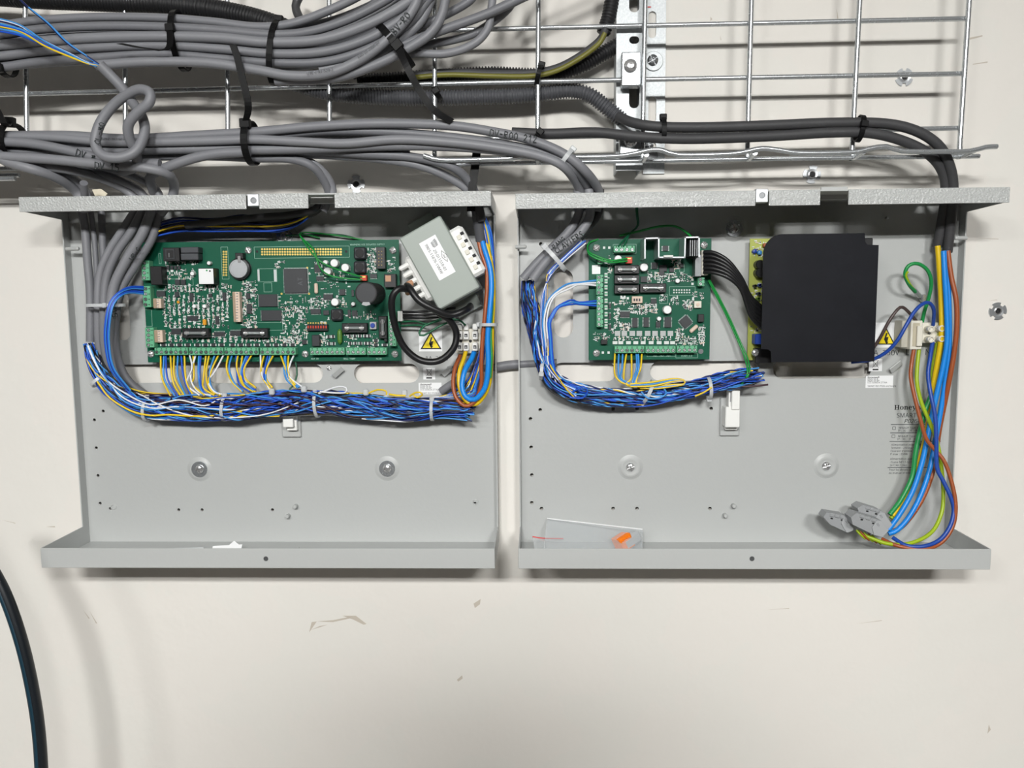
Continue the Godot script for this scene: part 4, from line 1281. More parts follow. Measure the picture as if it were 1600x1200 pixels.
func large_board():
	var zb := 14.0
	var z := zb + 0.8
	var o := thing("circuit_board", "long green circuit board with coin cell, in the left box", "circuit board", at(425, 564, zb))
	var a := at(220.5, 379, z)
	var b := at(627.5, 563.7, z)
	part(o, "board", cbox(Vector3(b.x - a.x, a.y - b.y, 0.0016), 0.0002), M.pcb, Vector3((a.x + b.x) / 2, (a.y + b.y) / 2, (zb + lift) * 0.001))
	standoffs(o, [[229.5, 392], [388, 391], [614, 391], [236, 553], [477, 553], [617, 553]], z)
	# bottom terminal strips, side strips
	for s in [[241, 293.7, 7], [295, 349, 7], [350, 404, 7], [406, 462, 7]]:
		terminals(o, s[0], 543.5, s[1], 554.5, s[2], z, z + 9)
	for s in [[484, 538.5, 7], [540, 571.5, 4], [573, 604, 4]]:
		terminals(o, s[0], 543.5, s[1], 554.5, s[2], z, z + 9, false, true)
	terminals(o, 606, 487, 619, 541, 8, z, z + 9, true, true)
	terminals(o, 220, 407, 234, 438, 4, z, z + 9, true, true)
	terminals(o, 222, 447, 236, 480, 4, z, z + 9, true)
	terminals(o, 226, 512, 241, 543, 4, z, z + 9, true, true)
	# modular jack and its two relays
	var j := block(o, "modular_jack", 254, 387, 281, 408, z, z + 12, M.black_plastic, 0.4)
	block(j, "socket_frame", 258, 389, 273, 405, z + 12, z + 12.5, M.chip, 0.1)
	block(j, "socket_opening", 260, 391, 271, 403, z + 12.4, z + 12.7, M.matt_black, 0.05)
	block(j, "contacts", 263, 395, 265, 402, z + 12.6, z + 12.9, M.dark_steel, 0.05)
	for v in [[386, 395], [396, 406]]:
		block(o, "relay", 282, v[0], 310, v[1], z, z + 11, mat("relay_grey", "3c3f44", 0.5), 0.5)
	block(o, "relay", 234, 416, 254, 445, z, z + 12, M.black_plastic, 0.6)
	var q := block(o, "ethernet_module", 309, 419, 335, 444, z, z + 13, M.black_plastic, 0.5)
	var st := block(q, "label_sticker", 310, 420, 334, 443.5, z + 13, z + 13.1, M.sticker, 0.02)
	put(st, "green_dot", disc(0.9, 0.05, 12), M.mains_green, 323, 422.5, z + 13.12)
	put(st, "black_dot", disc(0.9, 0.05, 12), M.ink_black, 328, 423.5, z + 13.12)
	# coin cell in its holder
	var h: Node3D = can(o, 374, 420, 17, z, z + 4.5, "coin_cell_holder", M.black_plastic)
	put(h, "coin_cell", lathe([[9.6, 0], [9.6, 2.6], [9.2, 3.2], [8.2, 3.2], [8.0, 3.0], [0, 3.0]], 36), M.steel, 374, 420, z + 4.5)
	block(h, "spring_clip", 367, 395, 380, 404, z, z + 8, M.black_plastic, 0.4)
	block(h, "clip_tongue", 371, 400, 376, 410, z + 7.5, z + 8.4, M.chrome, 0.2)
	rows_of_pads(o, 349.5, 393.4, 4.1, 4.05, 2, 10, 1.1, z, M.gold)
	rows_of_pads(o, 409.6, 389.4, 3.97, 4.1, 32, 3, 1.05, z, M.gold)
	for u in [401.5, 541]:
		put(o, "locating_hole", lathe([[1.4, 0], [1.4, 0.08], [0, 0.08]], 14), M.matt_black, u, 393, z)
	# beige pin connectors
	for s in [[239, 466.5, 252, 481.5, 4], [240, 516, 254.5, 535, 5], [363, 456, 376, 503, 11]]:
		var c := block(o, "pin_connector", s[0], s[1], s[2], s[3], z, z + 7, M.beige, 0.3)
		block(c, "open_side", s[0], s[1] + 0.5, s[0] + (s[2] - s[0]) * 0.45, s[3] - 0.5, z + 7, z + 7.4, mat("beige_dark", "a08a74", 0.5), 0.1)
		for k in s[4]:
			put(c, "pin", cbox(Vector3(0.002, 0.0006, 0.001), 0.0001), M.solder, s[0] + (s[2] - s[0]) * 0.55, lerpf(s[1], s[3], (k + 0.5) / s[4]), z + 7.5)
	for k in 4:
		block(o, "transistor", 260 + k * 5.8, 415, 264.5 + k * 5.8, 421, z, z + 2, M.chip, 0.2)
	for s in [[273, 456, 279, 464, "lr"], [296, 458, 302, 471, "lr"], [347, 457, 353, 470, "lr"], [384, 458, 391, 467, "lr"], [325, 459, 331, 464, "tb"], [273, 437, 281, 445, "tb"], [282, 437, 290, 445, "tb"], [292, 494, 309, 501, "tb"], [336, 494, 342, 507, "lr"], [385, 475, 393, 490, "lr"], [267, 514, 283, 522, "tb"], [334, 519, 351, 525, "tb"], [359, 517, 376, 524, "tb"],
			[404, 460, 433, 479, "lr"], [408, 485, 440, 501, "lr"], [491, 413, 501, 425, "tb"], [494, 432, 506, 438, "tb"], [505, 460, 520, 468, "tb"], [530, 452, 539, 461, "lr"], [485, 483, 501, 490, "tb"], [549, 453, 553, 463, ""], [578, 428, 589, 434, "b"], [543, 484, 548, 495, ""], [550, 485, 558, 494, "b"], [244, 455, 258, 463, "tb"], [505, 485, 514, 492, ""], [472, 531, 479, 538, "r"], [548, 477, 551, 480, ""]]:
		chip(o, s[0], s[1], s[2], s[3], z, 1.9, s[4])
	var cpu := z + 2.0
	chip(o, 443, 420, 480.5, 457.5, z, 2.4, "lrtb")
	words(o, "AT", at(469, 440, cpu + 0.5), 5.0, mat("chip_print", "55585c", 0.6), 90)
	for s in [[440, 459], [483, 459], [480, 418.5]]:
		put(o, "fiducial", disc(1.1, 0.1, 12), M.gold, s[0], s[1], z)
	block(o, "unfitted_chip_land", 427.5, 421, 432.5, 440, z, z + 0.25, M.solder, 0.05)
	block(o, "unfitted_chip_land", 402, 421, 406, 439, z, z + 0.25, M.solder, 0.05)
	inductor(o, 552, 386, 572, 405, z)
	inductor(o, 552, 408, 572, 427, z)
	inductor(o, 516, 483, 535, 501, z)
	var hd := block(o, "box_header", 587.5, 386, 602, 420, z, z + 8, M.black_plastic, 0.3)
	for k in 5:
		for c in 2:
			put(hd, "header_pin", cbox(Vector3(0.0007, 0.0007, 0.001), 0.0001), M.gold, 592 + c * 4.5, 393 + k * 5.3, z + 8.2)
	for s in [[522, 411, 6], [539, 418, 6], [511, 424, 6], [508, 410, 3.6], [523, 472, 6], [551.5, 475, 3], [326, 411, 3], [300, 427.5, 3.2], [303, 478.5, 3], [319, 478.5, 3]]:
		silver_can(o, s[0], s[1], s[2], z, z + 2.0 + s[2])
	# tall smoothing capacitor
	var big = can(o, 572, 458, 17.5, z, z + 42, "smoothing_capacitor", M.matt_black)
	put(big, "top_disc", lathe([[9.6, 0], [9.6, 0.15], [0, 0.15]], 28), M.chip, 572, 458, z + 42)
	flat_poly(big, "white_mark", z + 42.2, [567, 472, 577, 472, 579, 476, 572, 478, 565, 476], M.lever_light)
	var rl := block(o, "relay", 600, 428, 619, 449, z, z + 7, M.black_plastic, 0.4)
	block(rl, "copper_tab", 602, 430.5, 611, 440, z + 7, z + 7.5, M.copper, 0.1)
	part(o, "crystal", cbox(Vector3(0.0036, 0.0105, 0.003), 0.0014), M.beige, at(494, 450.5, z + 1.5))
	# red switch bank
	var ds := block(o, "switch_bank", 479, 507, 512, 517, z, z + 4, M.black_plastic, 0.3)
	for k in 8:
		block(ds, "switch_lever", 480.3 + k * 4.0, 509, 482.6 + k * 4.0, 513, z + 4, z + 4.6, M.red_plastic, 0.1)
		block(ds, "switch_pin", 480.2 + k * 4.0, 503.5, 482.6 + k * 4.0, 506, z, z + 0.8, M.gold, 0.1)
	block(o, "optocoupler", 487, 523.5, 499.5, 541, z, z + 5, M.chip, 0.4)
	part(o, "film_capacitor", lathe([[0.5, -8], [2.2, -6], [2.6, -3], [2.6, 3], [2.2, 6], [0.5, 8]], 14), M.olive, at(531, 526, z + 3), Basis(Vector3(1, 0, 0), PI / 2))
	var tp := block(o, "trimmer", 577.5, 503, 588, 514.5, z, z + 5, M.lever_light, 0.4)
	put(tp, "trimmer_button", lathe([[2.4, 0], [2.4, 1.2], [2.1, 1.5], [0, 1.5]], 18), M.trim_blue, 582.5, 508.5, z + 5)
	part(o, "tantalum_capacitor", cbox(Vector3(0.0036, 0.0058, 0.003), 0.0004), M.amber, at(320, 503.5, z + 1.5))
	block(o, "tantalum_capacitor", 276, 470, 280, 474, z, z + 2, M.amber, 0.3)
	fuse(o, 284, 513, 327, 528, z)
	fuse(o, 376, 513, 419, 528, z)
	fuse(o, 534, 505, 574, 520, z)
	fuse(o, 591, 494, 605, 529, z, true)
	block(o, "fuse_holder_end", 600, 527, 605, 534, z, z + 5, M.black_plastic, 0.3)
	for u in [255, 267.5, 280, 293, 308, 320.5, 333, 346, 363, 376, 388, 401, 418, 431, 444, 457]:
		diode(o, u, 539, z, 9.5, 5.2)
	for u in [547, 555, 563, 571.5, 577]:
		diode(o, u, 536.5, z, 5, 6)
		diode(o, u - 1, 525, z, 5, 6)
	for u in [514, 521]:
		diode(o, u, 537, z, 5, 6)
		diode(o, u - 1, 526, z, 5, 6)
	for s in [[587, 539], [601, 539], [587, 532]]:
		diode(o, s[0], s[1], z, 9, 5)
	block(o, "wire_connector", 621, 486, 629, 502, z - 2, z + 6, M.white_plastic, 0.4)
	# small green plug for the tamper wires
	var pl := block(o, "tamper_plug", 562.5, 430, 573, 438.5, z, z + 6, M.red_plastic, 0.3)
	block(pl, "plug_pins", 565, 431.5, 571, 434, z + 6, z + 6.4, M.gold, 0.1)
	litter(o, [[258, 408, 312, 416, 24], [258, 421, 308, 436, 50], [258, 445, 345, 456, 120], [256, 462, 362, 492, 330], [258, 492, 362, 512, 170], [256, 520, 376, 534, 200], [344, 443, 362, 470, 40], [378, 440, 402, 512, 160], [436, 462, 500, 482, 40], [440, 478, 482, 540, 190], [484, 462, 550, 482, 60], [500, 500, 512, 540, 30], [378, 526, 470, 535, 110], [483, 408, 550, 452, 60], [573, 388, 588, 428, 60], [513, 488, 590, 500, 40], [540, 520, 592, 545, 36], [430, 408, 445, 420, 14], [606, 400, 618, 426, 18], [384, 450, 402, 458, 10]], z)
	silkscreen(o, [[345, 386, 358, 436], [397, 386, 546, 402], [403, 420, 433, 440], [223, 484, 238, 510], [412, 442, 425, 456], [398, 504, 442, 516], [262, 436, 302, 446], [248, 396, 252, 412]], z)
	words(o, "WARNING USE ISOLATED SUPPLY", at(574, 382, z + 0.05), 1.2, M.silk)
	var zn := ["Z1  Z2  Z3", "Z4  Z5  Z6", "Z7  Z8", "AUX  0V", "BELL  TAMP", "AC IN"]
	for k in zn.size():
		words(o, zn[k], at(262 + [0, 60, 118, 230, 284, 330][k], 560.5, z + 0.05), 1.2, M.silk)
	# tamper wires to the plug and bunch on the left side
	cable("tamper_wire", path([500, 372, 6, 470, 366, 10, 480, 385, 30, 500, 408, 36, 530, 422, 30, 566, 433, z + 6]), 0.8, M.wire_green, "green wire arching over the gold pads to the red plug, upper strand", "wire", "green tamper wires")
	cable("tamper_wire", path([590, 380, 6, 540, 370, 8, 470, 364, 12, 490, 390, 32, 500, 418, 34, 520, 432, 28, 566, 437, z + 6]), 0.8, M.wire_green, "green wire arching over the gold pads to the red plug, lower strand", "wire", "green tamper wires")
	cable("tamper_wire", path([446, 368, 10, 500, 366, 6, 540, 368, 5, 575, 380, 5]), 0.8, M.wire_dark_green, "dark green wire lying above the long circuit board", "wire", "green tamper wires")
	for k in 14:
		var y := 343.0 + (k % 7) * 3.0
		var m: Material = [M.wire_navy, M.wire_blue, M.wire_black, M.wire_navy, M.wire_yellow, M.wire_navy, M.wire_blue][k % 7]
		var col: String = ["navy", "blue", "black", "navy", "yellow", "navy", "blue"][k % 7]
		cable("signal_wire", level(22 + (k % 4) * 3.0, [236, y + 10, 280, y + rng.randf_range(-3, 3), 330, y + rng.randf_range(-4, 4), 380, y - 4 + rng.randf_range(-4, 4), 430, y + rng.randf_range(-3, 3), 470, y - 12, 500, 320]), 0.9, m, col + " wire in the dark strand above the long circuit board", "wire", col + " wires above the long board", 6)

# ---------------------------------------------------------------- transformer corner
func transformer_corner():
	# frame of the front face: origin at its centre, x along the short edge, y along the long edge
	var zf := 58.0
	var a := at(622.7, 373.3, zf)
	var b := at(686.7, 336.7, zf)
	var c := at(750.5, 448.5, zf)
	var mid := (a + c) / 2
	var ex := (b - a).normalized()
	var deg := rad_to_deg(atan2(ex.y, ex.x))
	var w := a.distance_to(b)
	var h := b.distance_to(c)
	var bs := rotz(deg)
	var o := thing("transformer", "tilted grey steel transformer with white part-number label", "transformer", Vector3(mid.x, mid.y, 0.0025 + lift * 0.001))
	part(o, "body", cbox(Vector3(w, h, 0.046), 0.0012), M.transformer_grey, Vector3(mid.x, mid.y, 0.035 + lift * 0.001), bs)
	part(o, "mounting_foot", cbox(Vector3(w * 0.6, h + 0.03, 0.002), 0.0005), M.transformer_grey, Vector3(mid.x, mid.y, 0.011 + lift * 0.001), bs)
	var foot := mid + bs * Vector3(0.002, -h / 2 - 0.011, 0)
	part(o, "foot_nut", lathe([[3.6, 0], [3.6, 2], [3.0, 2.6], [0, 2.6]], 16), M.steel, Vector3(foot.x, foot.y, 0.012 + lift * 0.001))
	part(o, "standoff", lathe([[5, 0], [5, 9.4], [0, 9.4]], 14), M.steel, Vector3(mid.x, mid.y, 0.0025 + lift * 0.001))
	for sg in [-1.0, 1.0]:
		var f := part(o, "bobbin", cbox(Vector3(0.016 if sg > 0 else 0.011, h * (0.66 if sg > 0 else 0.62), 0.030), 0.003), M.white_plastic, Vector3(mid.x, mid.y, 0.033 + lift * 0.001) + bs * Vector3(w / 2 + 0.005 if sg > 0 else -w / 2 - 0.002, -0.002, 0), bs)
		for k in 5:
			var y := (k - 2) * 0.0082 - 0.001
			if sg > 0:
				part(f, "terminal_slot", cbox(Vector3(0.0035, 0.0030, 0.001), 0.0003), M.matt_black, Vector3(mid.x, mid.y, 0.0482 + lift * 0.001) + bs * Vector3(w / 2 + 0.0098, y, 0), bs)
				part(f, "terminal_rib", cbox(Vector3(0.0040, 0.0046, 0.0016), 0.0003), M.ivory, Vector3(mid.x, mid.y, 0.0486 + lift * 0.001) + bs * Vector3(w / 2 + 0.0055, y - 0.002, 0), bs)
			else:
				part(f, "comb_tooth", cbox(Vector3(0.012, 0.0046, 0.022), 0.0018), M.white_plastic, Vector3(mid.x, mid.y, 0.036 + lift * 0.001) + bs * Vector3(-w / 2 - 0.0105, y, 0), bs)
	# label: white paper with part numbers along the long side
	var la := at(654, 381.3, zf)
	var lb := at(679.3, 366.7, zf)
	var lc := at(712.7, 424, zf)
	var lm := (la + lc) / 2
	lm.z = 0.05812 + lift * 0.001
	var lab := part(o, "label_sticker", cbox(Vector3(la.distance_to(lb), lb.distance_to(lc), 0.00012), 0.00002), M.sticker, lm, bs)
	lab.set_meta("label", "white label with printed part numbers")
	var up := Vector3(0, 0, 0.0001)
	words(lab, "29-011518-01", lm + bs * Vector3(0.0012, -0.0035, 0) + up, 2.7, M.ink_black, deg - 90)
	words(lab, "9905-11876-1VMW", lm + bs * Vector3(-0.0035, 0.0005, 0) + up, 2.7, M.ink_black, deg - 90)
	# leaf emblem and diamond mark
	var leaf := PackedVector2Array()
	for q in [[-4, 2.6], [-1, 3.2], [3.2, 2.6], [3.8, -1.5], [2.4, -2.8], [-2, -2.8], [-3, 0]]:
		leaf.append(Vector2(q[0], q[1]) * 0.001)
	var lf := lm + bs * Vector3(0.0040, 0.0135, 0) + up
	part(lab, "leaf_emblem", extrude(leaf, 0.00004), M.lever_grey, lf, rotz(deg - 90))
	words(lab, "Adm", lf + Vector3(0, 0, 0.0001), 2.0, M.sticker, deg - 90)
	var dm := Faces.new()
	for q in [[-6, 0, 0, 2.6], [0, 2.6, 6, 0], [6, 0, 0, -2.6], [0, -2.6, -6, 0]]:
		var p0 := Vector3(q[0], q[1], 0) * 0.001
		var p1 := Vector3(q[2], q[3], 0) * 0.001
		dm.box((p0 + p1) / 2, Vector3(p0.distance_to(p1), 0.0004, 0.00006), Basis(Vector3(0, 0, 1), Vector2(p1.x - p0.x, p1.y - p0.y).angle()))
	var dp := lm + bs * Vector3(0.0068, -0.0020, 0) + up
	part(lab, "diamond_emblem", done(dm), M.ink_black, dp, rotz(deg - 90))
	words(lab, "Aw", dp, 2.0, M.ink_black, deg - 90, false, 0.3)
	# black transformer leads: one long loop and one to the block
	cable("transformer_lead", path([636, 446, 46, 640, 450, 58, 655, 470, 62, 680, 484, 60, 705, 492, 54, 728, 484, 48, 735, 478, 30]), 3.4, M.black_plastic, "black sleeved lead passing in front of the transformer's lower corner", "cable", "black transformer leads", 14, 0.003)
	cable("transformer_lead", path([640, 452, 52, 622, 452, 60, 612, 470, 60, 616, 505, 54, 630, 540, 48, 655, 562, 44, 685, 564, 42, 708, 545, 42, 713, 520, 42, 702, 500, 46, 690, 492, 52, 670, 478, 56]), 3.4, M.black_plastic, "black sleeved lead hanging in a big loop beside the long circuit board", "cable", "black transformer leads", 14, 0.003)
	cable("heat_sleeve", path([638, 458, 40, 636, 446, 48, 644, 442, 46]), 3.2, M.copper, "short orange-brown sleeve between the transformer's white comb and the black leads", "cable")
	for k in 3:
		var v := [487, 492, 496][k] as float
		cable("supply_wire", path([628, v, 18, 650, v + 0.5, 22, 680, v - 2 + k, 22, 712, v - 6 + k * 2, 20]), 1.3, M.black_plastic, "black wire from the white plug at the board's right edge", "wire", "black wires at the white plug", 8)
	for k in 2:
		cable("earth_wire", path([626, 503 + k * 6, 16, 650, 502 + k * 6, 20, 668, 506 + k * 2, 22, 690, 498, 24, 716, 500, 26, 727, 508, 20]), 1.0, M.wire_dark_green, ["upper", "lower"][k] + " dark green wire behind the black loop", "wire", "dark green wires at the transformer", 8)
	cable("earth_wire", path([690, 500, 26, 665, 508, 30, 655, 520, 34, 662, 524, 34, 690, 508, 32, 712, 500, 28]), 1.1, M.wire_dark_green, "dark green wire bent back over the shock sign", "wire", "dark green wires at the transformer", 8)
	# strip connector
	var t := thing("terminal_strip", "white screw terminal strip under the transformer", "terminal strip", at(735, 553, 4))
	block(t, "base", 712, 514, 752, 552, 4, 12, M.ivory, 0.6)
	for k in 3:
		var u := [718, 728, 742][k] as float
		for v in [524, 542]:
			var bl := block(t, "barrel", u - 4.4, v - 6.5, u + 4.4, v + 6.5, 12, 20, M.white_plastic, 0.8)
			block(bl, "screw_hole", u - 2.4, v - 2.4, u + 2.4, v + 2.8, 20, 20.2, M.matt_black, 0.05)
			block(bl, "screw", u - 1.4, v - 0.6, u + 1.2, v + 2.4, 20.1, 20.4, M.steel, 0.05)
		block(t, "wire_boot", u - 4, 506, u + 4, 516, 10, 18, M.white_plastic, 0.8)
	for s in [[720, 533], [735, 533]]:
		put(t, "rivet_hole", lathe([[1.6, 0], [1.6, 0.15], [0, 0.15]], 14), M.matt_black, s[0], s[1], 12.1)
	# mains leads that drop from the top into the strip
	var sl := thing("sleeved_cable", "dark grey sleeved cable end in the left box's upper right corner", "cable", at(748, 380, 30))
	cable_part(sl, "sheath", path([742, 308, 40, 746, 335, 36, 750, 362, 32, 752, 377, 30]), 5.6, M.conduit_grey, 14)
	cable_part(sl, "inner_sleeve", path([747, 316, 44, 750, 332, 42, 753, 345, 40]), 4.4, M.black_rubber, 12)
	cable("mains_lead", path([747, 372, 32, 752, 395, 34, 760, 420, 36, 761, 450, 38, 758, 490, 40, 754, 530, 40, 752, 570, 40, 752, 600, 38, 742, 627, 36, 726, 634, 36, 712, 620, 34, 708, 598, 30, 711, 575, 24, 719, 555, 16]), 2.1, M.wire_brown, "brown mains lead looping below the left box's terminal strip", "cable", "mains leads in the left box", 10)
	cable("mains_lead", path([752, 372, 32, 758, 392, 35, 766, 420, 38, 768, 450, 40, 765, 490, 42, 762, 530, 42, 763, 570, 42, 758, 605, 40, 742, 624, 38, 728, 620, 36, 722, 604, 34, 726, 580, 30, 737, 560, 20, 741, 550, 14]), 2.7, M.mains_blue, "thick blue mains lead looping below the left box's terminal strip", "cable", "mains leads in the left box", 10)
	cable("mains_lead", path([757, 372, 30, 764, 395, 33, 770, 430, 36, 771, 470, 36, 769, 510, 37, 768, 560, 37, 763, 605, 35, 745, 631, 33, 728, 626, 32, 718, 605, 30, 718, 580, 26, 725, 560, 20, 728, 548, 16]), 2.2, M.mains_yellow, "yellow earth lead looping below the left box's terminal strip", "cable", "mains leads in the left box", 10)
	cable("mains_lead", path([759, 374, 30, 766, 400, 33, 770, 440, 35, 769.5, 480, 38, 767, 520, 40, 768, 560, 41, 766, 590, 40]), 1.3, M.mains_green, "green edge of the earth lead beside the thick blue lead", "cable", "mains leads in the left box", 10)
	tie("clear_cable_tie", at(763, 507, 38), 90, 9, 10, 3, M.tie_clear, "clear cable tie round the mains leads at the left box's right wall", "", 0.0)
	# signal wires that come down the right wall and fan towards the harness
	var cols := [["blue", M.wire_blue], ["navy", M.wire_navy], ["sky blue", M.wire_sky], ["white", M.wire_white], ["blue", M.wire_blue], ["yellow", M.wire_yellow], ["sky blue", M.wire_sky]]
	for k in 16:
		var q: Array = cols[k % 7]
		var du := (k % 5) * 2.6
		var dv := k * 3.0
		var p := [at(752 + du * 0.6, 340, 36), at(757 + du, 360 + dv * 0.2, 34), at(762 + du * 0.9, 400, 30), at(765 + du * 0.7, 440, 26), at(763 + du * 0.6, 480, 26), at(761 + du * 0.4, 507, 30), at(752 + du * 0.6, 540, 28), at(744 + du, 568, 26), at(734 + du, 590 + k, 24), at(715 + du * 2, 608 + k * 0.8, 24), at(690 - k * 2, 622, 24)]
		if k % 4 == 3:
			p = p.slice(0, 9)
		cable("signal_wire", p, 0.85, q[1], q[0] + " wire fanning from the left box's right wall down to the harness", "wire", q[0] + " wires along the left box's right wall", 6)
	cable("grey_cable", path([690, 611, 12, 700, 604, 16, 716, 594, 20, 722, 588, 18]), 4.2, M.grey_cable_c, "short grey cable end lying over the rating sticker in the left box", "cable")

# ---------------------------------------------------------------- wire harnesses
var wander := FastNoiseLite.new()

# spine of [u, v, half width in picture pixels]; strands of [material, colour word, how many, twisted]
func harness(spine: Array, z: float, deep: float, strands: Array, where: String, frayed := 10.0):
	wander.seed = 11
	wander.frequency = 0.9
	wander.fractal_type = FastNoiseLite.FRACTAL_NONE
	var pts := []
	for s in spine:
		pts.append(at(s[0], s[1], z))
	var step := 0.0017
	var line := spline(pts, step)
	var half := []
	for i in spine.size() - 1:
		var cnt := maxi(2, int(ceil(pts[i].distance_to(pts[i + 1]) / step)))
		for k in cnt:
			half.append(lerpf(spine[i][2], spine[i + 1][2], float(k) / cnt) * 0.00066)
	half.append(spine[-1][2] * 0.00066)
	var last := line.size() - 1
	var serial := 0
	for st in strands:
		for k in int(st[2]):
			serial += 1
			var rho := sqrt(rng.randf()) * 0.92
			var th := rng.randf() * TAU
			var pitch := rng.randf_range(0.020, 0.032)
			var ph := rng.randf() * TAU
			var i0 := int(rng.randf() * 4)
			var i1 := last - int(rng.randf() * frayed)
			var n := 2 if st[3] else 1
			var mats := [st[0], M.wire_navy if k % 3 else M.wire_black]
			var cols := [st[1], "navy" if k % 3 else "black"]
			if st[3] and k % 4 == 1:
				mats[1] = M.wire_sky
				cols[1] = "sky blue"
			for w in n:
				var p := []
				var i := i0
				while i <= i1:
					var t: Vector3 = (line[mini(i + 1, last)] - line[maxi(i - 1, 0)]).normalized()
					var nn := Vector3(-t.y, t.x, 0).normalized()
					var s := i * step
					var th2 := th + 2.0 * wander.get_noise_2d(s * 6.0, serial * 7.3)
					var r2 := clampf(rho + 0.45 * wander.get_noise_2d(s * 8.0, serial * 7.3 + 400.0), 0.05, 1.0)
					var q: Vector3 = line[i] + nn * cos(th2) * r2 * half[i] + Vector3(0, 0, 1) * sin(th2) * r2 * deep * 0.001
					if st[3]:
						var a := TAU * s / pitch + ph + PI * w
						q += (nn * cos(a) + Vector3(0, 0, 1) * sin(a)) * 0.0008
					p.append(q)
					i += 1 if st[3] else 3
				var tb := tube(p, 0.00078, 6)
				solo("harness_wire", tb[0], mats[w], tb[1], cols[w] + " wire in " + where, "wire", cols[w] + " wires in " + where)

func drops(list: Array, where: String, z0: float):
	# wires from a terminal strip into a harness: [material, colour, u, v, points...]
	for d in list:
		var p := [at(d[2], d[3], z0)]
		for i in range(4, d.size(), 2):
			p.append(at(d[i], d[i + 1], 26.0 + (i % 3)))
		cable("terminal_wire", p, 0.95, d[0], d[1] + " wire dropping from " + where, "wire", d[1] + " wires dropping from " + where, 7, 0.003)

